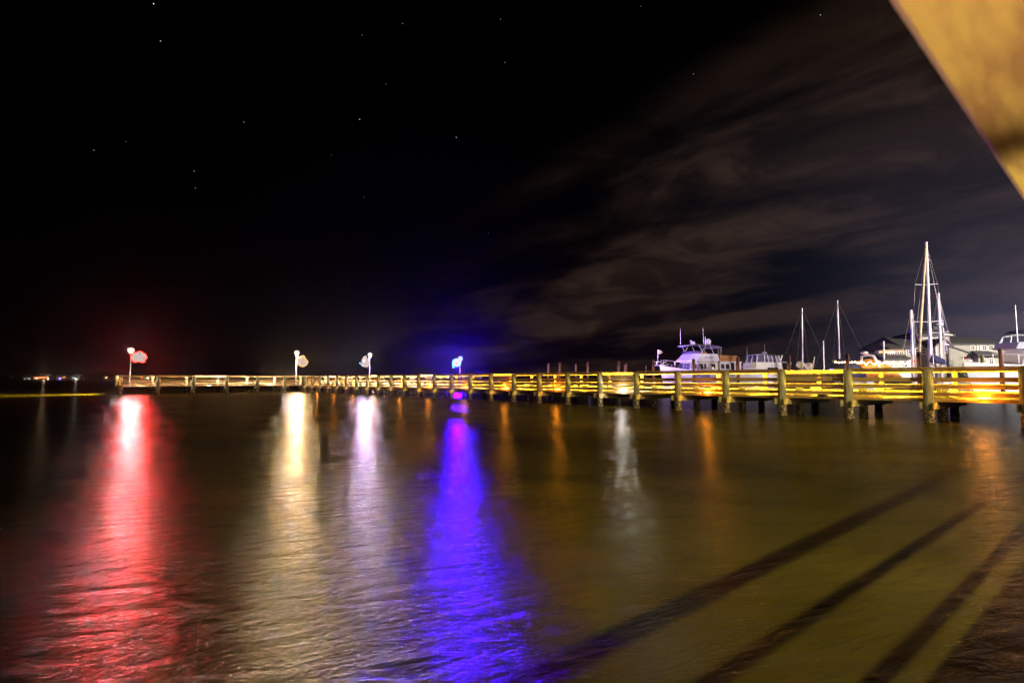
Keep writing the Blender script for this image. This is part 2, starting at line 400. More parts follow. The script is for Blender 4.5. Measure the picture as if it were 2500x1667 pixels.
def figure_frame(name, label, px, py, D, outline, holes, panelmat, ropemat, rr=.05, arm=None):
    """flat metal-framed light figure: glowing panel with a rope light round its outline"""
    c = at(px, py, D); s = D / FPX
    o = thing(name, label, 'light figure', (c.x, c.y, c.z), 0, 'holiday light figures on the pier lamp posts')
    pts = [((x - px) * s, (py - y) * s) for x, y in outline]
    MB().prism(pts, -.03, .03).build('glowing_panel', panelmat, o)
    MB().tube([(x, -.06, z) for x, z in pts + pts[:1]], rr, 8).build('rope_light', ropemat, o)
    if holes:
        hb = MB()
        for x, y, a, b_, an in holes:
            ring = []
            for q in range(10):
                ex, ez = a * math.cos(q * .628), b_ * math.sin(q * .628)
                ring.append(((x - px + ex * math.cos(an) - ez * math.sin(an)) * s, (py - y + ex * math.sin(an) + ez * math.cos(an)) * s))
            hb.prism(ring, -.036, -.0305)
        hb.build('dark_panel', M['black'], o)
    if arm:
        ab = MB()
        for (x0, y0), (x1, y1) in arm: ab.tube([((x0 - px) * s, 0, (py - y0) * s), ((x1 - px) * s, 0, (py - y1) * s)], .04, 8)
        ab.build('bracket', M['pole'], o)
    return o
f1 = lambda X, Y: (280 + X / 15.68, 820 + Y / 15.68)
turt = [f1(*p) for p in [(640, 880), (620, 790), (690, 700), (760, 650), (870, 620), (960, 580), (1040, 610), (1100, 650), (1180, 690), (1230, 770), (1250, 840), (1210, 890), (1170, 920), (1180, 990), (1100, 1020), (1020, 1000), (940, 980), (820, 1010), (740, 990), (700, 930)]]
figure_frame('light_figure', 'red rimmed domed sea creature light figure hanging beside the leftmost globe lamp', 340, 871, lampinfo[0][0].y - .05, turt,
             [(280 + 960 / 15.7, 820 + 665 / 15.7, .8, 2.6, .1), (280 + 1135 / 15.7, 820 + 850 / 15.7, 2.4, .8, .6), (280 + 1080 / 15.7, 820 + 950 / 15.7, 2.0, .5, 0), (280 + 805 / 15.7, 820 + 950 / 15.7, 1.4, .4, 0)],
             M['ledwhite'], M['ledred'], .045, arm=[((319.6, 877), (324, 877)), ((319.6, 867), (325, 868))])
f2 = lambda X, Y: (690 + X / 9.8, 840 + Y / 9.8)
anch = [f2(*p) for p in [(335, 400), (385, 385), (420, 410), (430, 380), (390, 355), (425, 335), (435, 290), (480, 272), (525, 290), (535, 330), (575, 360), (535, 385), (540, 415), (600, 385), (615, 430), (580, 490), (530, 530), (485, 540), (430, 525), (375, 480)]]
figure_frame('light_figure', 'gold anchor shaped light figure hanging from the second globe lamp', 738, 882, lampinfo[1][0].y - .05, anch,
             [], M['ledwhite'], M['ledgold'], .04, arm=[((724.6, 872), (734, 872)), ((724.6, 883), (727, 881))])
sail = [f2(*p) for p in [(1870, 478), (1905, 455), (1900, 400), (1925, 335), (1960, 290), (2000, 285), (2015, 350), (2080, 360), (2085, 500), (2050, 525), (1975, 540), (1910, 520)]]
figure_frame('light_figure', 'sailboat shaped light figure with a blue tip beside the third globe lamp', 892, 882, lampinfo[2][0].y - .05, sail,
             [(690 + 1948 / 9.8, 840 + 400 / 9.8, 1.3, 3.2, -.25), (690 + 2053 / 9.8, 840 + 405 / 9.8, .8, .8, 0)], M['ledwhite'], M['ledcream'], .03)
fo = [o_ for o_ in bpy.data.objects if o_.name.startswith('light_figure')][-1]
MB().ball((-.72, -.09, -.25), .11, 8, 6).build('blue_tip', M['ledblue'], fo)
f3 = lambda X, Y: (900 + X / 4.704, 800 + Y / 4.704)
sea = [f3(*p) for p in [(965, 455), (962, 405), (968, 375), (990, 360), (1030, 355), (1045, 335), (1075, 335), (1078, 360), (1060, 385), (1055, 425), (1040, 440), (1005, 450), (995, 425), (985, 455), (975, 460)]]
figure_frame('light_figure', 'pale curled seahorse light figure with blue rim beside the rightmost globe lamp', 1116, 884, lampinfo[3][0].y - .05, sea,
             [(900 + 1006 / 4.704, 800 + 405 / 4.704, 1.8, 1.2, 0)], M['ledcyan'], M['ledblue'], .06)
for i, (b, z) in enumerate(lampinfo):
    p = Vector((b.x, b.y, z))
    if i == 0:
        plight('globe_lamp', p, (1, .74, .76), 12500, .34)
        slight('red_figure_lamp', p + Vector((1.1, -.5, -.7)), (0, 0, 1), (1, .05, .045), 7500, .35, 66, .5)
    if i == 1:
        plight('globe_lamp', p, (1, .76, .68), 13000, .34)
        plight('gold_figure_lamp', p + Vector((.6, -.7, -1.0)), (1, .60, .22), 4500, .3)
    if i == 2:
        plight('globe_lamp', p, (1, .76, .86), 13000, .34)
        plight('sail_figure_lamp', p + Vector((-.6, -.7, -.8)), (.8, .55, 1), 2500, .3)
    if i == 3:
        slight('blue_figure_lamp', p + Vector((-.4, -.5, -.5)), (0, 0, 1), (.012, 0, 1), 36000, .4, 70, .5); plight('blue_figure_lamp', p + Vector((-.4, -.5, -.4)), (.06, .0, 1), 34000, .4)

for t_ in [1.6 + 3.25 * i for i in range(13)]:
    if 17 < t_ < 23: continue
    slight('head_rail_fill', head_pt(t_, 1.8, .967), head_pt(t_, 4.6, 1.1), (1, .78, .50) if t_ < 9 else (1, .86, .76), 1600 if t_ < 9 else 5500, .03, 150, .3)  # added lamps, here and below, that brighten the pier head's railings
    plight('head_rail_fill', head_pt(t_, .27, .968), (1, .84, .72), 350, .03)
# spots added at the pier head's end to brighten the water left of it
slight('water_strip_fill', head_pt(-.4, -.3, 2.3), (-46, 48, 0), (1, .78, .16), 34000, .3, 100, 1)
slight('water_strip_fill', head_pt(-.4, -.25, 1.7), (-47, 51.5, 0), (1, .78, .16), 16000, .3, 92, .35)

# ------------------------------------------------------------------ the dock the photograph is taken from
def cam_pt(s, u, z): return DV * s + NV * u + Vector((0, 0, z))
dock = thing('near_dock', 'lamp lit wooden top rail of the near dock, close overhead in the upper right corner', 'dock railing', (0, 0, 0), AT)
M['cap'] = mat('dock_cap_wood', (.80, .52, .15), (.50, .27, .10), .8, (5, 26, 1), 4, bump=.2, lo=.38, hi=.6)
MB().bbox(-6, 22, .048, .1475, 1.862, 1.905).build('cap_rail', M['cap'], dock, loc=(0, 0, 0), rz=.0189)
for z0, z1 in ((1.665, 1.73), (1.245, 1.315), (.80, 1.115)):
    MB().bbox(-6, 22, -.055, -.02, z0, z1).build('rail_board', M['board'], dock)
for k in (-4.0, 13.0, 17.0, 21.0): MB().box(k - .04, k + .04, -.16, -.06, -1.5, 1.86).build('rail_post', M['pile'], dock)
MB().box(-6, 22, -3.2, -.055, .74, .80).build('deck', M['deck'], dock)
slight('dock_floodlight', cam_pt(4.3, -3, 4.91), cam_pt(7.8, 2.4, 0), (1, .88, .50), 3000, .05, 116, 1.0)
slight('dock_floodlight', cam_pt(15, -3, 4.91), cam_pt(15.5, 2.4, 0), (1, .80, .50), 2600, .05, 100, 1.0)  # second flood added to carry the railing shadows further right
slight('pier_fill_spot', cam_pt(14, -9, 9), pier_pt(20, 0, .5), (1, .86, .42), 17000, .2, 50, .7)  # unseen spot added to brighten the pier's camera side
lp = thing('floodlight_pole', 'floodlight pole standing on the near dock behind its railing', 'floodlight', cam_pt(4.3, -3.7, -.5), 0)
MB().tube([(0, 0, 0), (0, 0, 5.3)], .08, 10, .08).build('pole', M['pole'], lp)
MB().tube([(0, 0, 5.3), NV * .7 + Vector((0, 0, 5.6))], .05, 8).build('arm', M['pole'], lp)
for s_, c_ in ((.45, (1, .78, .48)), (1.3, (1, .88, .44)), (1.8, (1, .86, .44)), (2.3, (1, .84, .44)), (3.4, (1, .84, .44))):
    slight('near_dock_lamp', cam_pt(s_, -.25, .95), cam_pt(s_ + .25, .14, 1.9), c_, 36, .06, 44, .6)

# ------------------------------------------------------------------ boats
def hull(L, B, zb, zm, zs, n=18, flare=.8):
    """x forward; returns hull builder with deck; sheer heights bow, mid, stern"""
    mb = MB(); rings = []
    for i in range(n + 1):
        t = i / n; x = -L / 2 + L * t
        b = B / 2 * (1 - max(0, (t - .45) / .55) ** 2.3) * (.9 + .1 * min(1, t * 3)); b = max(b, .03)
        z = zs + (zm - zs) * min(1, t * 2) if t < .5 else zm + (zb - zm) * ((t - .5) * 2) ** 1.8
        xf = x + (0 if t < .9 else 0)
        wl = b * (flare + .2 * (1 - t)) if t > .5 else b * .92
        rake = (t ** 6) * .06 * L
        rings.append([(x, 0, -.6), (x, wl * .9, -.1), (x + rake * .5, (wl + b) / 2, z * .5), (x + rake, b, z), (x + rake, b - .06 if b > .1 else b, z + .07),
                      (x + rake, -(b - .06) if b > .1 else -b, z + .07), (x + rake, -b, z), (x + rake * .5, -(wl + b) / 2, z * .5), (x, -wl * .9, -.1)])
    return mb.loft(rings)
def house(mb, pts_bottom, pts_top, z0, z1):
    n = len(pts_bottom)
    return mb.add([(x, y, z0) for x, y in pts_bottom] + [(x, y, z1) for x, y in pts_top],
                  [(i, (i + 1) % n, n + (i + 1) % n, n + i) for i in range(n)] + [tuple(range(n))[::-1], tuple(range(n, 2 * n))])
def pane(p0, p1, p2, p3, out=.012, th=.02):
    """thin glass slab on the quad p0..p3, stood off outward"""
    p = [Vector(q) for q in (p0, p1, p2, p3)]; nrm = (p[1] - p[0]).cross(p[3] - p[0]).normalized()
    mb = MB(); vs = [q + nrm * out for q in p] + [q + nrm * (out + th) for q in p]
    return mb.add(vs, [(0, 1, 2, 3), (4, 7, 6, 5), (0, 4, 5, 1), (1, 5, 6, 2), (2, 6, 7, 3), (3, 7, 4, 0)])
def rail(mb, pts, h, r=.02, every=1):
    mb.tube([(x, y, z + h) for x, y, z in pts], r, 6)
    for x, y, z in pts[::every]: mb.tube([(x, y, z), (x, y, z + h)], r * .8, 6)

# --- trawler
def trawler():
    hd = math.atan2(-.47, -.88)
    c = Vector((27.4, 80, 0))
    o = thing('motor_yacht', 'white pilothouse motor yacht with covered flybridge, two tall antennas and tan aft canvas', 'motor yacht', c, hd)
    hull(13.6, 4.5, 3.35, 2.55, 2.2).build('hull', M['white'], o, smooth=False)
    # deckhouse (lower)
    b = [(-4.8, -1.75), (2.3, -1.75), (3.0, -1.1), (3.0, 1.1), (2.3, 1.75), (-4.8, 1.75)]
    tp = [(-4.8, -1.65), (2.0, -1.65), (2.6, -1.0), (2.6, 1.0), (2.0, 1.65), (-4.8, 1.65)]
    dh = house(MB(), b, tp, 2.5, 3.95).build('deckhouse', M['white'], o)
    # brow and flybridge coaming, flared outward to the bow
    b = [(-5.6, -2.0), (2.5, -2.0), (3.6, -1.3), (3.6, 1.3), (2.5, 2.0), (-5.6, 2.0)]
    house(MB(), b, b, 3.955, 4.10).build('brow', M['white'], o)
    b = [(-2.2, -1.95), (2.3, -1.95), (3.35, -1.2), (3.35, 1.2), (2.3, 1.95), (-2.2, 1.95)]
    tp = [(-2.0, -1.75), (1.4, -1.75), (2.2, -1.0), (2.2, 1.0), (1.4, 1.75), (-2.0, 1.75)]
    fb = house(MB(), b, tp, 4.103, 5.15).build('flybridge', M['white'], o)
    # windscreen of flybridge
    ws = MB()
    q = [(1.4, -1.72), (2.15, -.98), (2.15, .98), (1.4, 1.72)]
    for i in range(3):
        (xa, ya), (xb, yb) = q[i], q[i + 1]
        ws.add([(xa, ya, 5.155), (xb, yb, 5.155), (xb + .1, yb, 5.5), (xa + .1, ya, 5.5)], [(0, 1, 2, 3)])
    ws.build('windscreen', M['vinyl'], fb)
    # windows: port side (towards camera, +y) and front
    yy = lambda z: 1.75 - .1 * (z - 2.5) / 1.45
    def sidewin(x0, x1, z0, z1, m, slope=0, sy=1):
        a = yy(z0) * sy; c2 = yy(z1) * sy
        P = [(x1, a, z0), (x0, a, z0), (x0 - slope, c2, z1), (x1 - slope, c2, z1)]
        if sy < 0: P = P[::-1]
        f = pane(*P, out=.004, th=.02).build('window', M['black'], dh)
        return f
    for x0, x1, sl in ((1.0, 1.9, .1), (.35, .75, .05), (-1.5, -.7, 0), (-3.4, -2.7, 0), (-4.4, -3.7, 0)):
        for sy in (1, -1): sidewin(x0, x1, 3.02, 3.7, None, sl, sy)
    pane((-.78, yy(3.0), 3.0), (-1.2, yy(3.0), 3.0), (-1.2, yy(3.3), 3.22), (-.78, yy(3.3), 3.22), .03, .01).build('lit_pane', M['winyellow'], dh)
    for ya, yb in ((-.98, -.35), (-.3, .3), (.35, .98)):
        pane((3.0 - .4 * .25, ya, 2.9), (3.0 - .4 * .25, yb, 2.9), (2.6 + .4 * .12, yb, 3.78), (2.6 + .4 * .12, ya, 3.78)).build('window', M['vinyl'], dh)
    pane((2.87, 1.17, 2.95), (2.35, 1.70, 2.95), (2.05, 1.60, 3.75), (2.62, 1.08, 3.75)).build('window', M['vinyl'], dh)
    pane((2.05, -1.60, 3.75), (2.35, -1.70, 2.95), (2.87, -1.17, 2.95), (2.62, -1.08, 3.75)).build('window', M['vinyl'], dh)
    # life ring on the side
    mb = MB(); mb.tube([(-.15 + .33 * math.cos(a * .524), yy(3.35) + .06, 3.35 + .33 * math.sin(a * .524)) for a in range(13)], .055, 6); mb.build('life_ring', M['trim'], o)
    # hardtop with supports
    rings = []
    for x, w_, z in ((-3.4, 1.5, 6.1), (-2.5, 1.75, 6.32), (-.5, 1.85, 6.5), (1.4, 1.8, 6.5), (2.6, 1.5, 6.36), (3.3, .9, 6.18)):
        rings.append([(x, -w_, z), (x, -w_ * .5, z + .08), (x, w_ * .5, z + .08), (x, w_, z), (x, w_ * .5, z - .04), (x, -w_ * .5, z - .04)])
    MB().loft(rings).build('hardtop', M['white'], o)
    mb = MB()
    for sy in (1, -1):
        mb.tube([(1.3, 1.7 * sy, 5.15), (.2, 1.7 * sy, 6.45)], .04, 6).tube([(.9, 1.7 * sy, 5.15), (1.6, 1.6 * sy, 6.4)], .035, 6)
        mb.tube([(-1.3, 1.7 * sy, 5.15), (-.5, 1.7 * sy, 6.45)], .04, 6).tube([(-2.9, 1.6 * sy, 4.1), (-3.0, 1.5 * sy, 6.2)], .03, 6).tube([(-2.3, 1.6 * sy, 4.1), (-2.4, 1.5 * sy, 6.2)], .03, 6)
        for z in (4.6, 5.0, 5.4, 5.8): mb.tube([(-2.93, 1.6 * sy, z), (-2.33, 1.6 * sy, z)], .025, 6)
    mb.build('support', M['metal'], o)
    MB().tube([(0, 1.0, 6.55), (0, 1.0, 9.0)], .035, 6, .02).build('antenna', M['metal'], o)
    a2 = MB().tube([(.0, -1.0, 6.55), (0, -1.0, 9.0)], .035, 6, .02); a2.v = [v + Vector((2.5, 0, 0)) for v in a2.v]; a2.build('antenna', M['metal'], o)
    MB().tube([(-.35, 1.0, 6.5), (-.4, 1.0, 7.7)], .07, 8, .05).build('light_mast', M['metal'], o)
    MB().ball((1.1, 0, 6.78), .36, 12, 8, .7).ball((1.15, -.3, 7.05), .16, 8, 6).build('radar_dome', M['white'], o, smooth=True)
    MB().ball((-1.4, .6, 6.98), .42, 12, 8, 1.15).build('satellite_dome', M['white'], o, smooth=True)
    MB().ball((-.9, -.2, 5.2), .75, 12, 8, .55, 1.2).build('helm_cover', M['tan'], o, smooth=True)
    # aft canvas enclosure
    house(MB(), [(-6.3, -1.95), (-2.25, -1.95), (-2.25, 1.95), (-6.3, 1.95)], [(-6.1, -1.8), (-2.3, -1.8), (-2.3, 1.8), (-6.1, 1.8)], 4.103, 4.98).build('aft_canvas', M['tan'], o)
    house(MB(), [(-6.9, -2.0), (-5.61, -2.0), (-5.61, 2.0), (-6.9, 2.0)], [(-6.9, -2.0), (-5.61, -2.0), (-5.61, 2.0), (-6.9, 2.0)], 3.96, 4.08).build('aft_overhang', M['white'], o)
    mb = MB()
    for sy in (1, -1):
        mb.box(-6.75, -6.55, 1.85 * sy - .05, 1.85 * sy + .05, 2.2, 3.95).box(-5.6, -5.45, 1.8 * sy - .05, 1.8 * sy + .05, 2.2, 3.95)
    mb.build('stanchion', M['white'], o)
    # bow rail, anchor pulpit, jackstaff and flag
    mb = MB()
    for sy in (1, -1):
        rail(mb, [(2.0, 2.05 * sy, 2.75), (3.4, 1.95 * sy, 2.85), (4.6, 1.6 * sy, 3.0), (5.8, 1.1 * sy, 3.2), (7.1, .25 * sy, 3.42)], .75, .025)
    mb.build('bow_rail', M['metal'], o)
    mb = MB().box(6.6, 8.2, -.25, .25, 3.38, 3.48).tube([(8.1, 0, 3.5), (8.1, 0, 3.9)], .05, 6).tube([(8.0, -.7, 3.9), (8.0, .7, 3.9)], .04, 6).tube([(7.6, 0, 3.4), (6.2, 0, 4.1)], .05, 6); mb.build('pulpit', M['metal'], o)
    MB().tube([(7.9, 0, 3.9), (7.9, 0, 5.6)], .025, 6).build('jackstaff', M['metal'], o)
    MB().add([(7.88, 0, 5.6), (7.4, .15, 5.45), (7.0, 0, 5.25), (7.35, -.12, 5.0), (7.88, 0, 4.95)], [(0, 1, 2, 3, 4)]).add([(7.88, .02, 5.6), (7.4, .17, 5.45), (7.0, .02, 5.25), (7.35, -.10, 5.0), (7.88, .02, 4.95)], [(0, 1, 2, 3, 4)]).build('pennant', mat('pennant_cloth', (.7, .25, .18), (.75, .7, .65), .8, (2, 2, 2), bump=0), o)
    # small black emblem and name strip on the flybridge side
    mb = MB()
    yf = lambda z: 1.95 - .2 * (z - 4.1) / 1.05 + .012
    for k, (xx, zz, ww, hh) in enumerate([(.62, 4.62, .16, .10), (.42, 4.55, .14, .08), (.5, 4.72, .1, .07), (.3, 4.66, .12, .1)]): mb.box(xx - ww / 2, xx + ww / 2, yf(zz), yf(zz) + .02, zz - hh / 2, zz + hh / 2)
    for k in range(6): mb.box(-.10 - k * .15, -.10 - k * .15 + .10, yf(4.63), yf(4.63) + .02, 4.56, 4.56 + (.15 if k % 2 else .12))
    mb.build('name_lettering', M['black'], o)
    MB().box(-6, 5, 2.0, 2.1, 2.3, 2.42).build('rub_rail', M['navy'], o)
    return o
trawler()

# --- flybridge cruiser with clear enclosure
def cruiser2():
    hd = math.atan2(-.42, .55) + math.pi
    c = Vector((31.8, 70, 0)); s = 1
    o = thing('cabin_cruiser', 'white cabin cruiser with clear vinyl flybridge enclosure and a small radar on its roof', 'cabin cruiser', c, math.atan2(-.55, -.84))
    hull(9.2, 3.6, 2.4, 1.9, 1.6).build('hull', M['white'], o)
    dh = house(MB(), [(-2.8, -1.55), (1.6, -1.55), (2.4, -.9), (2.4, .9), (1.6, 1.55), (-2.8, 1.55)], [(-2.5, -1.5), (1.2, -1.5), (1.9, -.8), (1.9, .8), (1.2, 1.5), (-2.5, 1.5)], 1.85, 3.55).build('deckhouse', M['white'], o)
    pane((.9, 1.53, 2.3), (-1.8, 1.53, 2.3), (-1.6, 1.51, 2.95), (.7, 1.51, 2.95)).build('window', M['glass'], dh)
    MB().tube([(-.2 + .12 * math.cos(a * .785), 1.56, 3.25 + .12 * math.sin(a * .785)) for a in range(9)], .03, 6).build('porthole', M['metal'], dh)
    en = house(MB(), [(-2.4, -1.42), (1.15, -1.42), (1.8, -.75), (1.8, .75), (1.15, 1.42), (-2.4, 1.42)], [(-2.2, -1.25), (.9, -1.25), (1.45, -.65), (1.45, .65), (.9, 1.25), (-2.2, 1.25)], 3.56, 4.5).build('vinyl_enclosure', M['vinyl'], o)
    rings = []
    for x, w_, z in ((-2.5, 1.3, 4.52), (-1.5, 1.35, 4.60), (0, 1.38, 4.66), (1.0, 1.3, 4.60), (1.6, .8, 4.52)):
        rings.append([(x, -w_, z - .04), (x, -w_ * .5, z + .08), (x, w_ * .5, z + .08), (x, w_, z - .04)])
    MB().loft(rings).build('roof', M['white'], o)
    mb = MB()
    for (xa, ya), (xb, yb) in (((1.8, .75), (1.45, .65)), ((1.8, -.75), (1.45, -.65)), ((1.15, 1.42), (.9, 1.25)), ((.3, 1.42), (.25, 1.25)), ((-.7, 1.42), (-.65, 1.25)), ((-1.6, 1.42), (-1.5, 1.25)), ((-2.4, 1.42), (-2.2, 1.25)), ((1.8, 0), (1.45, 0))):
        mb.tube([(xa, ya, 3.56), (xb, yb, 4.55)], .06, 6)
    mb.tube([(-2.4, 1.45, 3.58), (1.15, 1.45, 3.58), (1.83, .75, 3.58), (1.83, -.75, 3.58)], .05, 6)
    mb.build('enclosure_frame', M['white'], o)
    # radar arch and aft arm
    MB().tube([(-2.2, 1.35, 3.4), (-2.9, 1.35, 4.5), (-2.9, -1.35, 4.5), (-2.2, -1.35, 3.4)], .11, 8).build('radar_arch', M['cream'], o)
    MB().tube([(-2.9, 1.2, 3.75), (-5.2, 1.2, 3.65)], .05, 8).tube([(-5.1, 1.2, 3.65), (-4.7, 1.2, 2.2)], .05, 8).tube([(-2.9, -1.2, 3.75), (-5.2, -1.2, 3.65), (-5.2, 1.2, 3.65)], .05, 8).build('davit', M['metal'], o)
    MB().ball((-1.1, 0, 4.88), .32, 12, 7, .5).build('radar_dome', M['white'], o, smooth=True)
    MB().tube([(-.9, .2, 4.6), (-.9, .2, 6.0)], .03, 6, .015).build('antenna', M['metal'], o)
    MB().tube([(1.7, -.6, 3.6), (1.7, -.6, 5.6)], .03, 6, .015).build('antenna', M['metal'], o)
    mb = MB(); rail(mb, [(1.8, 1.5, 2.0), (3.0, 1.1, 2.15), (4.4, .3, 2.35)], .7, .025); rail(mb, [(1.8, -1.5, 2.0), (3.0, -1.1, 2.15), (4.4, -.3, 2.35)], .7, .025); mb.build('bow_rail', M['metal'], o)
cruiser2()

# --- sailing boats: mast foot pixel, top pixel, depth
def sailboat(label, px_foot, px_top, py_top, D, L=10, head=None, mr=.09, spreaders=(), jib=None, cover=None, mizzen=None, stays=True, extra=None):
    foot = at(px_foot, 925, D); foot.z = 0
    top = at(px_top, py_top, D)
    hd = head if head is not None else R(200)
    o = thing('sailing_boat', label, 'sailing boat', foot, hd, 'sailing boats in the marina')
    inv = Matrix.Rotation(-hd, 3, 'Z')
    def loc(p): return inv @ (Vector(p) - foot)
    hb = hull(L, L * .3, 1.35, 1.0, 1.0); hb.v = [v + Vector((-L * .08, 0, 0)) for v in hb.v]; hb.build('hull', M['white'], o)
    house(MB(), [(-L * .2, -L * .09), (L * .15, -L * .08), (L * .15, L * .08), (-L * .2, L * .09)], [(-L * .18, -L * .075), (L * .12, -L * .06), (L * .12, L * .06), (-L * .18, L * .075)], 1.04, 1.6).build('cabin', M['white'], o)
    t = loc(top); MB().tube([(0, 0, 1.0), (t.x * .5, t.y * .5, t.z * .5), t], mr, 10, mr * .8).build('mast', M['metal'], o)
    if stays:
        mb = MB()
        for q in ((L * .42, 0, 1.3), (-L * .55, 0, 1.1), (0, L * .14, 1.1), (0, -L * .14, 1.1)): mb.tube([q, t - Vector((0, 0, .1))], .012, 4)
        mb.build('rigging', M['wire'], o)
    for fz, hw in spreaders:
        inv_axis = inv @ Vector((1, .12, 0)); P = Vector((0, 0, fz))
        MB().tube([P - inv_axis * hw, P, P + inv_axis * hw + Vector((0, 0, .15))], .035, 6).build('spreader', M['metal'], o)
    if spreaders and stays:
        mb = MB(); ax = inv @ Vector((1, .12, 0))
        for sg in (-1, 1):
            pts = [t - Vector((0, 0, .2))] + [Vector((0, 0, fz)) + ax * hw * sg for fz, hw in spreaders] + [ax * spreaders[-1][1] * sg + Vector((0, 0, 1.0))]
            mb.tube(pts, .02, 4)
        mb.build('shroud', M['wire'], o)
    if jib:
        j = loc(at(jib[0], jib[1], jib[2])); MB().tube([t - Vector((0, 0, .3)), (t + j) / 2, j], .085, 8, .13).build('furled_sail', M['gold'], o)
    if cover:
        a, b_ = loc(at(*cover[0])), loc(at(*cover[1])); mb = MB()
        n = 10; rings = []
        for i in range(n + 1):
            q = a.lerp(b_, i / n); hh = .55 * (1 - i / n) ** .7 + .18; rings.append([q + Vector((0, .22 * (1 - i / n) + .08, -.1)), q + Vector((0, 0, hh)), q + Vector((0, -.22 * (1 - i / n) - .08, -.1)), q + Vector((0, 0, -.25))])
        mb.loft(rings).build('sail_cover', M['navy'], o)
    if extra: extra(o, loc)
    return o
def radar_on(px, py, D):
    def f(o, loc):
        p = loc(at(px, py, D)); MB().ball(p, .36, 12, 7, .4).build('radar_dome', M['white'], o, smooth=True)
    return f
sailboat('large sailing boat whose tall pale mast is the highest, furled sail leaning left beside it', 2274, 2261, 591, 58, 13, R(235), .17, spreaders=[(11.6, 1.35), (7.6, 1.75)], jib=(2242, 893, 54), cover=((2277, 880, 57), (2310, 885, 60)))
sailboat('sailing boat with a thick white mast carrying a round radar, right of the highest mast', 2299, 2291, 716, 60, 11, R(60), .15, spreaders=[(6.6, 1.2)], stays=True, extra=radar_on(2294, 791, 59.8))
sailboat('sailing boat with a stout bare mast just left of the highest mast', 2228, 2224, 757, 56, 10, R(215), .14)
sailboat('sailing boat with thin pale mast and short mast beside it, right of the cabin cruiser', 1959, 1958, 752, 62, 8.5, R(195), .075, mizzen=1)
sailboat('sailing boat with a tall lone mast leaning slightly, left of the clubhouse', 2051, 2044.5, 733, 66, 9.5, R(190), .09, spreaders=[(3.6, .01)])
sailboat('small sailing boat with a short pale mast next to the lit motor boat', 2159, 2157, 833, 62, 7.5, R(200), .13, stays=False)
sailboat('small sailing boat with short thin mast between the two lone masts', 2012, 2010, 832, 60, 7.5, R(185), .07, stays=False)

# --- cuddy boat with purple-white cover and domes, x 1945-2010
def small_boat(name, label, px, D, hd, L, B, canvas=None, arch=False, domes=0, cab=True):
    c = at(px, 925, D); c.z = 0
    o = thing(name, label, name.replace('_', ' '), c, hd)
    hull(L, B, 1.75, 1.35, 1.2).build('hull', M['white'], o)
    if cab:
        rings = []
        for x, w_, z in ((-L * .2, B * .36, 2.0), (-L * .05, B * .38, 2.35), (L * .1, B * .36, 2.5), (L * .2, B * .3, 2.2), (L * .3, B * .2, 1.6)):
            rings.append([(x, -w_, 1.35), (x, -w_ * .8, z - .15), (x, 0, z), (x, w_ * .8, z - .15), (x, w_, 1.35)])
        MB().loft(rings).build('cabin', M['white'], o)
    if canvas:
        rings = []
        for x, w_, z in ((-L * .42, B * .3, 2.2), (-L * .3, B * .4, 3.0), (-L * .1, B * .42, 3.5), (L * .08, B * .4, 3.3), (L * .2, B * .3, 2.4)):
            rings.append([(x, -w_, 1.5), (x, -w_, z - .5), (x, 0, z), (x, w_, z - .5), (x, w_, 1.5)])
        MB().loft(rings).build('canvas_cover', canvas, o)
    if arch:
        MB().tube([(-1.1, -B * .42, 1.4), (-.6, -B * .40, 3.2), (-.5, -B * .3, 3.75), (-.5, 0, 3.9), (-.5, B * .3, 3.75), (-.6, B * .40, 3.2), (-1.1, B * .42, 1.4)], .12, 8).build('radar_arch', M['white'], o, smooth=True)
    for i in range(domes):
        MB().ball((-.5 + i * 1.6, (-.5 + i * .7), 2.75 + .1 * i), .38, 12, 8, .95).tube([(-.5 + i * 1.6, (-.5 + i * .7), 1.8), (-.5 + i * 1.6, (-.5 + i * .7), 2.5)], .06, 6).build('radar_dome', M['white'], o, smooth=True)
    mb = MB()
    for sy in (1, -1): rail(mb, [(L * .1, B * .47 * sy, 1.45), (L * .25, B * .40 * sy, 1.55), (L * .42, B * .15 * sy, 1.75)], .55, .025)
    mb.build('bow_rail', M['metal'], o)
    return o
b1 = small_boat('cabin_boat', 'small white cabin boat with two radar domes behind the railing', 1975, 52, R(195), 6.5, 2.5, domes=2)
MB().tube([(.2, .6, 2.2), (-.15, .6, 3.6)], .08, 8, .05).build('mast', M['cream'], b1)
b2 = small_boat('motor_boat', 'motor boat under orange canvas with a white radar arch and strings of lights', 2108, 54, R(180), 7.6, 3.0, canvas=M['orange'], arch=True)
MB().ball((-.2, 0, 4.1), .33, 10, 7, .45).build('radar_dome', M['white'], b2, smooth=True)
mb = MB(); rr = random.Random(4)
for i in range(34):
    q = i / 33; x = 3.6 - 7.0 * q
    mb.ball((x, 1.5 - .3 * abs(q - .5), 3.05 + .12 * math.sin(i * 1.7) + rr.uniform(-.05, .05)), rr.choice((.05, .07, .10)), 6, 5)
mb.tube([(3.6 - 7.0 * q_ / 33, 1.5 - .3 * abs(q_ / 33 - .5), 3.05 + .12 * math.sin(q_ * 1.7)) for q_ in range(34)], .02, 4); mb.build('string_lights', M['bulb'], b2)
plight('string_lamp', at(2120, 884, 51.5), (1, .55, .2), 70, .5)
plight('string_lamp', at(2075, 884, 51.0), (1, .5, .15), 60, .4)
b3 = small_boat('runabout', 'dark covered runabout with orange glowing lights left of the orange canvas boat', 2056, 50, R(190), 5.0, 2.0, canvas=M['navy'])
mb = MB()
for i in range(9): mb.ball((1.5 - i * .33, 1.05, 3.0 + rr.uniform(-.05, .05)), .08, 6, 5)
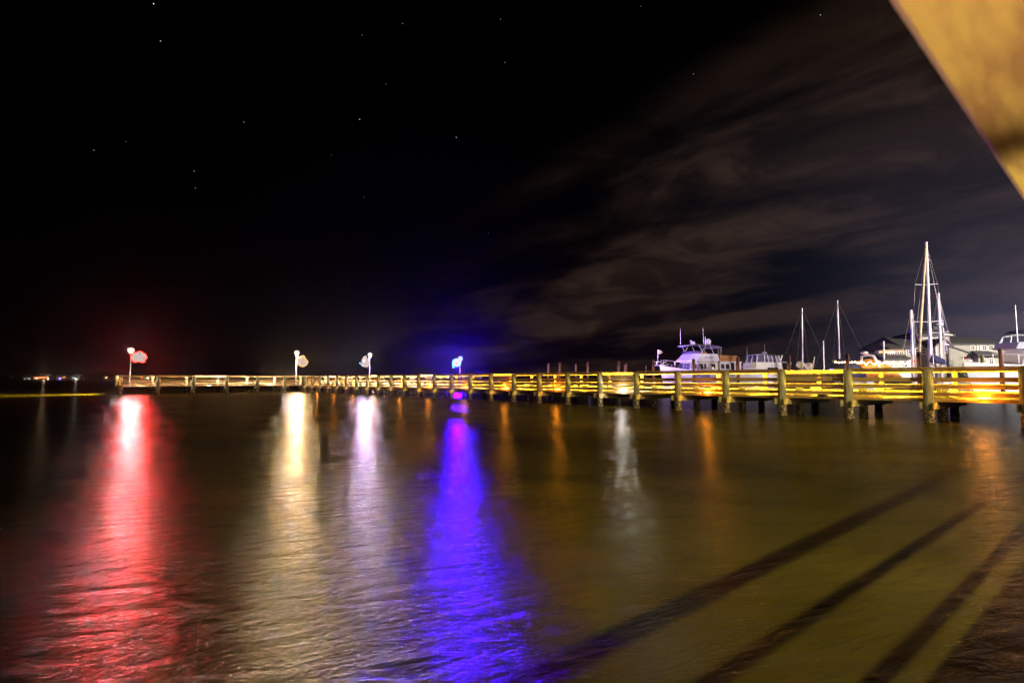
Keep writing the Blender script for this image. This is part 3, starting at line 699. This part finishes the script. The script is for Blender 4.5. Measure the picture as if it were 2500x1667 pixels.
mb.tube([(1.6, 1.05, 3.0), (-1.2, 1.05, 3.0)], .02, 4); mb.build('string_lights', M['bulb'], b3)

# --- big white yacht cut by the right edge
def big_yacht():
    c = Vector((46.5, 46, 0)); o = thing('motor_yacht', 'large brightly lit white motor yacht cut off by the right edge', 'motor yacht', c, R(180))
    hull(15, 4.6, 2.9, 2.4, 2.2).build('hull', M['white'], o)
    dh = house(MB(), [(-6, -2), (3.6, -2), (4.6, -1.1), (4.6, 1.1), (3.6, 2), (-6, 2)], [(-6, -1.85), (3.0, -1.85), (3.9, -1), (3.9, 1), (3.0, 1.85), (-6, 1.85)], 2.35, 4.0).build('deckhouse', M['white'], o)
    MB().box(-5.2, 2.6, 1.90, 1.96, 2.95, 3.1).build('window', M['navy'], dh)
    MB().box(.2, 2.8, 1.88, 1.95, 3.25, 3.7).build('window', M['glass'], dh)
    fb = house(MB(), [(-6.2, -2.1), (3.5, -2.1), (4.9, -1.1), (4.9, 1.1), (3.5, 2.1), (-6.2, 2.1)], [(-6.2, -2.0), (3.5, -2.0), (4.6, -1.1), (4.6, 1.1), (3.5, 2.0), (-6.2, 2.0)], 4.003, 4.55).build('flybridge', M['white'], o)
    rings = []
    for x, w_, z in ((-6, 1.8, 5.55), (0, 1.9, 5.75), (2.6, 1.8, 5.70), (3.8, 1.2, 5.4)): rings.append([(x, -w_, z), (x, 0, z + .12), (x, w_, z), (x, 0, z - .03)])
    MB().loft(rings).build('bimini', M['navy'], o)
    mb = MB()
    for sy in (1, -1):
        mb.tube([(4.2, 1.2 * sy, 4.55), (3.6, 1.5 * sy, 5.15), (2.2, 1.8 * sy, 5.35), (-6, 1.85 * sy, 5.35)], .06, 6)
        for x in (-5, -3, -1, 1, 2.6, 3.4): mb.tube([(x, 1.9 * sy, 4.5), (x - .1, 1.8 * sy, 5.4 if x < 3 else 5.2)], .035, 6)
    mb.build('flybridge_rail', M['white'], o)
    MB().tube([(4.55, .9, 4.5), (4.55, .9, 7.65)], .045, 6, .03).build('antenna', M['metal'], o)
    MB().tube([(2.9, 0, 4.5), (2.9, 0, 7.2)], .09, 8, .07).build('mast', M['white'], o)
    mb = MB(); rail(mb, [(-3, 2.25, 2.4), (-1.4, 2.25, 2.42), (.2, 2.25, 2.45), (1.8, 2.2, 2.5), (3.4, 1.95, 2.6), (5, 1.4, 2.75), (6.4, .6, 2.85)], .75, .025); mb.build('bow_rail', M['metal'], o)
    MB().box(-4.6, -.6, 2.2, 2.9, 1.75, 2.3).build('fender_cover', M['navy'], o)
big_yacht()

# ------------------------------------------------------------------ mooring piles of the marina
PILES = [(1339, 887, 76, 0), (1367, 885, 74, 0), (1406, 889, 82, 0), (1434.5, 883, 72, 0), (1510, 881, 66, 0), (1529, 888, 80, 2), (1577, 892, 84, 2), (1595, 878, 62, 0),
         (1693, 876, 58, 0), (1755, 880, 70, 3), (1801, 872, 52, 0), (1925, 868, 46, 0), (2036, 873, 56, 3), (2068, 864, 46, 0), (2242, 859, 44, 0), (2397, 866, 52, 1), (2442, 851, 42, 0), (1525, 891, 79, 2)]
pl = ['leftmost mooring pile beyond the pier', 'second mooring pile from the left beyond the pier', 'dim mooring pile, third from the left beyond the pier', 'mooring pile with a small glowing blue-white reflection patch, fourth from the left',
      'reddish mooring pile standing alone left of the yacht group', 'slim dark pile just right of the lone reddish pile', 'short black pile left of the yacht bow', 'reddish mooring pile right next to the motor yacht bow', 'dark mooring pile in front of the motor yacht windows',
      'mooring pile with pointed black cap at the motor yacht stern', 'tall dark mooring pile between motor yacht and cabin cruiser', 'brown mooring pile right of the cabin cruiser', 'green mooring pile with pointed black cap right of the small mast', 'brown mooring pile beside the orange canvas boat',
      'brown mooring pile at the foot of the highest mast', 'pale green mooring pile in front of the grey clubhouse', 'thick bright mooring pile beside the large white yacht', 'thin pale pipe pile touching the slim dark pile']
for i, (px, py, D, k) in enumerate(PILES):
    tp = at(px, py, D)
    o = thing('mooring_pile', pl[i], 'mooring pile', (tp.x, tp.y, 0), 0, 'mooring piles in the marina')
    r = .15 if k != 2 else .10
    hh = tp.z - (.25 if k == 3 else 0)
    mb = MB(); mb.tube([(0, 0, -1.5), (random.uniform(-.03, .03), 0, hh * .5), (0, 0, hh)], r * 1.06, 12, r); mb.build('shaft', M['greenpile'] if k in (1, 3) else M['dockpile'], o)
    if k == 3: MB().tube([(0, 0, hh), (0, 0, hh + .28)], r * 1.15, 12, .02).build('cone_cap', M['cone'], o)
    if i == 3: MB().box(-.15, .15, -.22, -.152, hh - 1.75, hh - 1.35).build('reflection_patch', M['coldglow'], o)  # glowing patch put on the pile for a blue-white reflection
# marina walkway and dock boxes
dk = thing('marina_dock', 'low marina walkway seen through the pier railing', 'dock', (0, 0, 0), 0)
MB().box(2, 75, 86, 88.4, .55, .8).build('walkway', M['deck'], dk)
for k, xx in enumerate((12, 24, 36, 47, 58)): MB().box(xx, xx + 1.2, 62 - k * 2, 86, .5, .72).build('finger_pier', M['deck'], dk)
bx = at(2044, 906, 40); bo = thing('dock_sign_box', 'white box with blue stripe beyond the railing beside the green capped pile', 'box', (bx.x, bx.y, 0))
MB().box(-.42, .42, -.25, .25, bx.z - .16, bx.z + .14).build('box_body', M['white'], bo); MB().box(-.45, .45, -.28, .28, bx.z + .141, bx.z + .18).build('lid', M['white'], bo)
MB().box(-.3, .35, -.262, -.252, bx.z - .03, bx.z + .02).build('stripe', M['navy'], bo)
MB().tube([(-.3, 0, -1), (-.3, 0, bx.z - .15)], .06, 8).tube([(.3, 0, -1), (.3, 0, bx.z - .15)], .06, 8).build('leg', M['dockpile'], bo)

# ------------------------------------------------------------------ quay and clubhouse
q = MB().box(58, 220, 97.5, 400, -1, .9).build('ground', M['quay']); tag(q, kind='structure')
def bp(px, py, D=100): return at(px, py, D)
club = thing('clubhouse', 'grey clapboard marina clubhouse with dark roofs, white framed windows and small roof tower', 'building', (0, 0, 0))
def wallbox(name, px0, px1, py0, y0, y1, m, zb=.9):
    a, b = bp(px0, py0, y0), bp(px1, py0, y0)
    return MB().box(a.x, b.x, y0, y1, zb, a.z).build(name, m, club)
def roofprism(px0, px1, pyE, pyR, y0, y1, over=.5, hip=0, name='roof', m=None):
    a, b, r = bp(px0, pyE, y0), bp(px1, pyE, y0), bp(px0, pyR, y0)
    ym = (y0 + y1) / 2; zr = r.z * 1.0 + (r.z - H0) * (ym - y0) / y0
    vs = [(a.x, y0 - over, a.z), (b.x, y0 - over, a.z), (b.x, y1 + over, a.z), (a.x, y1 + over, a.z), (a.x + hip, ym, zr), (b.x - hip, ym, zr),
          (a.x, y0 - over, a.z - .15), (b.x, y0 - over, a.z - .15), (b.x, y1 + over, a.z - .15), (a.x, y1 + over, a.z - .15)]
    return MB().add(vs, [(0, 1, 5, 4), (2, 3, 4, 5), (1, 2, 5), (3, 0, 4), (6, 7, 1, 0), (7, 8, 2, 1), (8, 9, 3, 2), (9, 6, 0, 3), (9, 8, 7, 6)]).build(name, m or M['roof'], club)
def window(px0, px1, py0, py1, D, panem, wall, cols=2, rows=2, fw=.13):
    a, b = bp(px0, py1, D), bp(px1, py0, D); y = D
    x0, x1, z0, z1 = a.x, b.x, a.z, b.z
    mb = MB(); mb.box(x0, x0 + fw, y - .07, y - .004, z0, z1).box(x1 - fw, x1, y - .07, y - .004, z0, z1).box(x0 + fw, x1 - fw, y - .066, y - .004, z0, z0 + fw).box(x0 + fw, x1 - fw, y - .066, y - .004, z1 - fw, z1)
    for c in range(1, cols): xx = x0 + (x1 - x0) * c / cols; mb.box(xx - .035, xx + .035, y - .058, y - .03, z0 + fw, z1 - fw)
    for r in range(1, rows): zz = z0 + (z1 - z0) * r / rows; mb.box(x0 + fw, x1 - fw, y - .055, y - .03, zz - .035, zz + .035)
    f = mb.build('window', M['trim'], wall)
    MB().box(x0 + fw, x1 - fw, y - .028, y - .006, z0 + fw, z1 - fw).build('pane', panem, f)
mainw = wallbox('wall', 2320, 2452, 840, 100, 112, M['siding'])
roofprism(2316, 2458, 840, 823, 100, 112)
gab = MB(); a, b, r = bp(2284, 845, 98), bp(2322, 845, 98), bp(2303, 829, 98)
gab.prism([(a.x, .9), (b.x, .9), (b.x, a.z), (r.x, r.z), (a.x, a.z)], 98, 110); gabw = gab.build('wall', M['siding'], club)
gr = MB(); gr.prism([(a.x - .3, a.z - .15), (r.x, r.z + .05), (b.x + .3, a.z - .15), (b.x + .3, a.z + .08), (r.x, r.z + .32), (a.x - .3, a.z + .08)], 97.7, 110); gr.build('roof', M['roof'], club)
# sloping shed front with vertical siding
s0, s1, s2 = bp(2322, 846, 97), bp(2384, 866, 97), bp(2384, 893, 97)
shed = MB().prism([(s0.x, .9), (s1.x, .9), (s1.x, s1.z), (s0.x, s0.z)], 97.5, 99.99).build('wall', M['batten'], club)
MB().prism([(s0.x, s0.z + .003), (s1.x + .3, s1.z - .1), (s1.x + .3, s1.z + .12), (s0.x, s0.z + .22)], 97.2, 99.98).build('shed_roof', M['roof'], club)
# porch wing to the right
wl2 = wallbox('wall', 2388, 2450, 868, 96.5, 99.99, M['siding'])
roofprism(2383, 2452, 867, 856, 95.5, 99.9, .4, 1.2, 'porch_roof')
# corner boards
mb = MB()
for px, D, py in ((2321, 97.95, 846), (2386, 99.95, 841), (2393, 99.95, 841), (2285, 97.95, 847)): p = bp(px, py, D); mb.box(p.x - .12, p.x + .12, D - .05, D, .9, p.z)
mb.build('corner_board', M['trim'], club)
for args in ((2369, 2380, 843, 855, 100, M['glass'], mainw), (2397, 2409, 843, 856, 100, M['winred'], mainw), (2413, 2425, 843, 856, 100, M['glass'], mainw)): window(*args)
for args in ((2351, 2364, 868, 879, 97.5, M['winred'], shed), (2367, 2379, 868, 879, 97.5, M['glass'], shed), (2367, 2379, 880, 890, 97.5, M['glass'], shed)): window(*args)
for args in ((2400, 2409, 874, 896, 96.5, M['winred'], wl2, 2, 4), (2414, 2426, 874, 894, 96.5, M['glass'], wl2, 2, 3)): window(*args)
window(2305, 2316, 840, 863, 98, M['winblue'], gabw, 2, 3)
# left wing
leftw = wallbox('wall', 2211, 2285, 848, 100.5, 111, M['siding'])
roofprism(2196, 2300, 846, 822, 100.2, 112, .5, 1.2)
for x0 in (2217, 2234, 2250, 2265): window(x0, x0 + 9, 850, 865, 100.5, M['winblue'] if x0 == 2217 else M['glass'], leftw, 1, 2)
lw2 = wallbox('wall', 2160, 2224, 876, 97.5, 100.4, M['cream'])
roofprism(2156, 2226, 876, 862, 97.2, 104, .6, .6)
for x0, m_ in ((2171, M['winyellow']), (2186, M['winyellow']), (2206, M['glass'])): window(x0, x0 + 9, 880, 896, 97.5, m_, lw2, 1, 2)
# orange lit upper porch under a dark roof
pb0, pb1 = bp(2170, 863, 99), bp(2214, 851, 99)
pw = MB().box(pb0.x + .2, pb1.x, 102, 103, pb0.z, pb1.z).build('porch_back_wall', M['cream'], club)
mb = MB()
for k in range(9): xx = pb0.x + (pb1.x - pb0.x) * k / 8; mb.box(xx - .05, xx + .05, 99.2, 99.32, pb0.z - .2, pb1.z)
mb.box(pb0.x, pb1.x, 99.2, 99.3, pb0.z + .35, pb0.z + .42); mb.build('porch_railing', M['cream'], club)
mb = MB().box(pb0.x, pb1.x, 100, 100.3, pb1.z - .34, pb1.z - .12).build('porch_strip_lamp', M['winorange'], club)
roofprism(2166, 2218, 851, 838, 98.8, 106, .6, .9)
# tower
tw = wallbox('tower_wall', 2250, 2318, 818, 102, 108, M['siding'])
for x0 in range(2252, 2312, 12): window(x0, x0 + 11, 819, 826.5, 102, M['glass'], tw, 3, 1, .10)
t0, t1 = bp(2235, 817, 101.2), bp(2330, 817, 101.2); tr = bp(2283, 803, 105); tm = (t0.x + t1.x) / 2
MB().add([(t0.x, 101, t0.z), (t1.x, 101, t0.z), (t1.x, 109, t0.z), (t0.x, 109, t0.z), (tr.x - 1.2, 105, tr.z), (tr.x + 1.2, 105, tr.z), (t0.x, 101, t0.z - .25), (t1.x, 101, t0.z - .25), (t1.x, 109, t0.z - .25), (t0.x, 109, t0.z - .25)],
         [(0, 1, 5, 4), (1, 2, 5), (2, 3, 4, 5), (3, 0, 4), (6, 7, 1, 0), (7, 8, 2, 1), (8, 9, 3, 2), (9, 6, 0, 3), (9, 8, 7, 6)]).build('tower_roof', M['roof'], club)
MB().box(tr.x - .5, tr.x + .5, 104.6, 105.4, tr.z - .2, tr.z + .45).build('cupola', M['roof'], club)
e0, e1 = bp(2305, 815, 100.8), bp(2325, 818, 100.8)
MB().tube([e0, e1], .10, 8).build('eave_lamp', M['eavelight'], club)
# shrubs in front of the shed
def leafy(name, label, c, rx, h, n, m, seed, leaf=.13):
    rr = random.Random(seed); mb = MB()
    for _ in range(n):
        d = Vector((rr.gauss(0, 1), rr.gauss(0, 1), rr.gauss(0, 1))).normalized() * rr.random() ** .4
        p = Vector((d.x * rx, d.y * rx, h * .55 + d.z * h * .45)) * (1 + .15 * math.sin(5 * d.x + seed))
        a = Vector((rr.gauss(0, 1), rr.gauss(0, 1), rr.gauss(0, 1))).normalized(); b = a.orthogonal().normalized()
        mb.add([p - a * leaf, p + b * leaf * .5, p + a * leaf, p - b * leaf * .5], [(0, 1, 2, 3)])
    o = thing(name, label, name.replace('_', ' '), c); mb.build('foliage', m, o)
    st = MB().tube([(0, 0, 0), (.03, 0, h * .7)], .07, 6, .03)
    for q_ in range(5): an = q_ * 1.26; st.tube([(0, 0, h * .2), (math.cos(an) * rx * .6, math.sin(an) * rx * .6, h * .7)], .035, 5, .01)
    st.build('stem', M['bark'], o); return o
s_ = bp(2332, 925, 95); leafy('shrub', 'tall dark shrub in front of the vertical siding', (s_.x, 95.9, .9), .8, 3.6, 500, M['shrub'], 1)
s_ = bp(2366, 925, 95); leafy('shrub', 'low dark shrub under the paired clubhouse windows', (s_.x, 96, .9), 1.2, 3.0, 500, M['shrub'], 2)
s_ = bp(2386, 925, 95); leafy('shrub', 'low dark shrub at the corner of the clubhouse porch', (s_.x, 96, .9), 1.0, 2.9, 400, M['shrub'], 3)
# red lamp by the left wing
p = bp(2232, 882, 96); o = thing('signal_lamp', 'small red lamp on a post in front of the clubhouse left wing', 'lamp', (p.x, 96, .9))
MB().ball((0, 0, p.z - .9), .2, 8, 6).build('lens', M['redlamp'], o); MB().tube([(0, 0, 0), (0, 0, p.z - 1.1)], .05, 6).build('post', M['pole'], o)
p = bp(1891, 898, 84); o = thing('signal_lamp', 'small red lamp low behind the cabin cruiser davit', 'lamp', (p.x, 86.5, .81))
MB().ball((0, 0, p.z - .8), .2, 8, 6).build('lens', M['redlamp'], o); MB().tube([(0, 0, 0), (0, 0, p.z - .95)], .05, 6).build('post', M['pole'], o)

# ------------------------------------------------------------------ far shore houses and trees
def far_house(px, w_, label, wins, h=4.5, D=700):
    c = at(px, 925, D); o = thing('shore_house', label, 'house', (c.x, D, .6), 0, 'lit houses on the far shore')
    wl = MB().box(-w_ / 2, w_ / 2, 0, 8, 0, h).build('wall', M['siding'], o)
    MB().add([(-w_ / 2 - .5, -.5, h), (w_ / 2 + .5, -.5, h), (w_ / 2 + .5, 8.5, h), (-w_ / 2 - .5, 8.5, h), (-w_ / 2 + 1, 4, h + 2.6), (w_ / 2 - 1, 4, h + 2.6)], [(0, 1, 5, 4), (1, 2, 5), (2, 3, 4, 5), (3, 0, 4), (0, 3, 2, 1)]).build('roof', M['roof'], o)
    for x, z, ww, hh, m in wins: MB().box(x - ww / 2, x + ww / 2, -.12, -.01, z, z + hh).build('window', m, wl)
    return o
WO, WY, CL = emis('shore_window_orange', (1, .22, .05), 3.0), emis('shore_window_white', (1, .8, .6), 5), emis('shore_lamp_cold', (.55, .65, .6), 2)
far_house(65, 10, 'dim far shore house with two pale lights, leftmost', [(-2, 1, 1, .8, CL), (3.5, 1, 1.5, 1, CL), (1, 2, .6, .6, CL)])
far_house(100, 20, 'far shore house with a row of bright orange windows', [(-7.5, 1.8, 3, 1.4, WO), (-3.5, 1.8, 3.5, 1.5, WO), (0, 2.4, 3, 1.2, WO), (4, 2.2, 4, 1.3, WO), (8, 3.2, 2, 1, WO), (9.2, .6, 1.4, 1.6, WY), (-5.5, 1.6, 2, .8, WY)])
far_house(148, 12, 'far shore house with a vivid blue light', [(-1, 0.6, 2.2, 2.2, M['bluelamp']), (1.8, 2.2, 1.2, .9, WO), (4.6, 3.0, 2.0, 1.1, WO)])
far_house(183, 12, 'far shore house with faint yellow lights', [(0, 1.4, 3.2, 1.2, CL), (2, .4, 2.5, .6, WY), (-3, 2.4, 1, .8, CL)])
far_house(260, 8, 'small far shore house with one orange light, nearest the pier head', [(0, 2.6, 2.6, 1.2, WO), (-.8, 2.0, 1.0, .6, WY)])
far_house(352, 12, 'far shore house with a red and a green light, seen through the pier head railing', [(-3, 1.2, 2.0, 1.2, M['redlamp']), (1.2, 1.3, 1.6, 1.2, M['greenlamp']), (4.6, 1.3, 2.6, 1.8, WY)])
def bare_tree(px, D, h, seed, label):
    rr = random.Random(seed); c = at(px, 925, D); o = thing('bare_tree', label, 'tree', (c.x, D + 10, .5), 0, 'bare trees on the far shore')
    tr_, cr = MB(), MB(); tr_.tube([(0, 0, 0), (.2, 0, h * .35), (0, 0, h * .6)], .4, 7, .2)
    for _ in range(46):
        a = rr.uniform(0, 6.28); z0 = h * rr.uniform(.25, .6); l = h * rr.uniform(.25, .5); e_ = rr.uniform(.2, 1.2)
        p0 = Vector((0, 0, z0)); p1 = p0 + Vector((math.cos(a) * math.cos(e_), math.sin(a) * math.cos(e_), math.sin(e_))) * l
        pm = p0.lerp(p1, .5) + Vector((rr.gauss(0, .3), rr.gauss(0, .3), .3)); cr.tube([p0, pm, p1], .12, 4, .03)
        for _ in range(3):
            a2 = rr.uniform(0, 6.28); cr.tube([pm, pm + Vector((math.cos(a2), math.sin(a2), rr.uniform(.2, 1))) * l * .35], .06, 4, .02)
    tr_.build('trunk', M['bark'], o); cr.build('crown', M['bark'], o)
for i, (px, h) in enumerate(((10, 8), (38, 9), (108, 9), (186, 8), (238, 7))):
    bare_tree(px, 700, h, i, 'bare tree on the far shore, ' + ['at the left edge', 'left of the pale lit house', 'above the orange lit house', 'above the faintly lit house', 'just left of the pier head'][i])
plight('shore_lamp', at(108, 908, 694), (1, .6, .35), 5000, 1)
plight('shore_lamp', at(186, 908, 694), (1, .9, .7), 2500, 1)

# ------------------------------------------------------------------ marina lights
slight('marina_floodlight', (62, 40, 12), (40, 66, 3), (1, .80, .84), 62000, .5, 110, .5)
slight('marina_floodlight', (88, 70, 12), (80, 100, 3), (1, .90, .78), 60000, .5, 130, .5)
slight('marina_floodlight', (10, 66, 6), (25, 77.5, 4), (.56, .32, 1), 26000, .4, 38, .6)
slight('marina_floodlight', (50, 27, 5.5), (45, 46, 4), (.96, .94, 1), 42000, .5, 60, .5)
slight('marina_floodlight', (100, 62, 11), (82, 98, 5), (1, .90, .80), 75000, .5, 60, .5)  # unseen spot added to brighten the clubhouse front
plight('porch_lamp', (pb0.x + 1.6, 100.8, pb1.z - .6), (1, .55, .2), 120, .2)

# ------------------------------------------------------------------ moon and sky
sl = bpy.data.lights.new('moon', 'SUN'); sl.energy = .003; sl.angle = R(.5); sl.color = (.8, .85, 1); so = bpy.data.objects.new('moon', sl); COL.objects.link(so); so.rotation_euler = (R(50), 0, R(-40))
wd = bpy.data.worlds.new('World'); sc.world = wd; wd.use_nodes = True; t = wd.node_tree; t.nodes.clear()
out = t.nodes.new('ShaderNodeOutputWorld'); bg = t.nodes.new('ShaderNodeBackground'); t.links.new(bg.outputs[0], out.inputs[0])
tc = t.nodes.new('ShaderNodeTexCoord'); G = tc.outputs['Generated']
sep = t.nodes.new('ShaderNodeSeparateXYZ'); t.links.new(G, sep.inputs[0])
def mth(op, a, b=None, c=None, clamp=False):
    n = t.nodes.new('ShaderNodeMath'); n.operation = op; n.use_clamp = clamp
    for i, v in enumerate((a, b, c)):
        if v is None: continue
        if isinstance(v, (int, float)): n.inputs[i].default_value = v
        else: t.links.new(v, n.inputs[i])
    return n.outputs[0]
def sstep(v, a, b):
    n = t.nodes.new('ShaderNodeMapRange'); n.interpolation_type = 'SMOOTHERSTEP'; n.inputs[1].default_value = a; n.inputs[2].default_value = b; t.links.new(v, n.inputs[0]); return n.outputs[0]
def scale(colr, fac):
    n = t.nodes.new('ShaderNodeVectorMath'); n.operation = 'SCALE'
    if isinstance(colr, tuple): n.inputs[0].default_value = colr
    else: t.links.new(colr, n.inputs[0])
    t.links.new(fac, n.inputs['Scale']); return n.outputs[0]
def vadd(a, b):
    n = t.nodes.new('ShaderNodeVectorMath'); n.operation = 'ADD'; t.links.new(a, n.inputs[0]); t.links.new(b, n.inputs[1]); return n.outputs[0]
yc = mth('MAXIMUM', sep.outputs[1], .25); ta = mth('DIVIDE', sep.outputs[0], yc); te = mth('DIVIDE', mth('MAXIMUM', sep.outputs[2], 0), yc)
# cloud layer on a flat ceiling
zc = mth('ADD', mth('MAXIMUM', sep.outputs[2], 0), .22)
cx, cy = mth('DIVIDE', sep.outputs[0], zc), mth('DIVIDE', sep.outputs[1], zc)
cmb = t.nodes.new('ShaderNodeCombineXYZ'); t.links.new(cx, cmb.inputs[0]); t.links.new(cy, cmb.inputs[1])
m0 = t.nodes.new('ShaderNodeMapping'); m0.inputs['Rotation'].default_value = (0, 0, R(-140)); t.links.new(cmb.outputs[0], m0.inputs[0])
mp = t.nodes.new('ShaderNodeMapping'); mp.inputs['Scale'].default_value = (.75, 2.0, 1); t.links.new(m0.outputs[0], mp.inputs[0])
nz = N(t, 'ShaderNodeTexNoise', Scale=1.0, Detail=7, Roughness=.52, Distortion=.5); t.links.new(mp.outputs[0], nz.inputs[0])
nz2 = N(t, 'ShaderNodeTexNoise', Scale=.45, Detail=3, Roughness=.5); t.links.new(cmb.outputs[0], nz2.inputs[0])
edge = mth('ADD', mth('MULTIPLY_ADD', te, -1.4, ta), mth('MULTIPLY', mth('SUBTRACT', nz2.outputs[0], .5), .7))
mask = sstep(edge, -.60, -.05)
cl = mth('MULTIPLY', mth('MULTIPLY', sstep(nz.outputs[0], .34, .66), mask), mth('MULTIPLY_ADD', te, .9, .65))
nz3 = N(t, 'ShaderNodeTexNoise', Scale=2.6, Detail=5, Roughness=.6, Distortion=.8); t.links.new(cmb.outputs[0], nz3.inputs[0])
cl = mth('MULTIPLY', cl, mth('MULTIPLY_ADD', sstep(nz3.outputs[0], .36, .62), .7, .45))
warm = scale((.031, .0175, .0115), cl)
right = sstep(ta, .0, .9)
cool = scale((.0035, .005, .011), mth('MULTIPLY', right, sstep(te, .75, .15)))
glow = scale((.13, .115, .175), mth('MULTIPLY', mth('POWER', sstep(ta, .35, 1.15), 1.3), mth('POWER', 2.718, mth('MULTIPLY', te, -6.5))))
base = vadd(vadd(warm, cool), glow)
# warm-violet town glow low over the pier
tg = scale((.003, .001, .002), mth('MULTIPLY', sstep(ta, -.8, -.1), mth('POWER', 2.718, mth('MULTIPLY', te, -7.0))))
base = vadd(base, tg)
# stars
STARS = [(375, 10, 1.0), (392, 101, .5), (595, 298, .35), (878, 292, .7), (1114, 336, .7), (229, 367, .3), (474, 418, .4), (477, 459, .35), (889, 481, .25), (693, 533, .2), (521, 664, .18), (851, 692, .3),
         (922, 721, .25), (983, 58, .25), (1222, 48, .2), (1233, 153, .2), (884, 86, .15), (2003, 37, .35), (1693, 181, .2), (1192, 569, .25), (942, 206, .12), (308, 346, .12), (1564, 16, .12), (809, 379, .12)]
for px, py, b in STARS:
    d = (at(px, py, 1) - Vector((0, 0, H0))).normalized()
    n = t.nodes.new('ShaderNodeVectorMath'); n.operation = 'DISTANCE'; t.links.new(G, n.inputs[0]); n.inputs[1].default_value = d
    base = vadd(base, scale((b * 1.5, b * 1.5, b * 1.8), mth('LESS_THAN', n.outputs['Value'], .00055)))
sky = t.nodes.new('ShaderNodeTexSky'); sky.sky_type = 'NISHITA'; sky.sun_disc = False; sky.sun_elevation = R(-8); sky.sun_rotation = R(140)
mxs = vadd(base, scale(sky.outputs[0], mth('ADD', .004, 0)))
t.links.new(mxs, bg.inputs[0]); bg.inputs[1].default_value = 1.0

# ------------------------------------------------------------------ thin haze added to give the lamps a glow
hz = MB().box(-1900, 2400, -60, 2000, -1, 34); m, t2, o2 = nt('lamp_glow_haze')
pv = t2.nodes.new('ShaderNodeVolumePrincipled'); pv.inputs['Density'].default_value = .00008; pv.inputs['Anisotropy'].default_value = .93; pv.inputs['Color'].default_value = (.9, .9, .95, 1)
t2.links.new(pv.outputs[0], o2.inputs['Volume']); ho = hz.build('haze', m); tag(ho, kind='stuff')
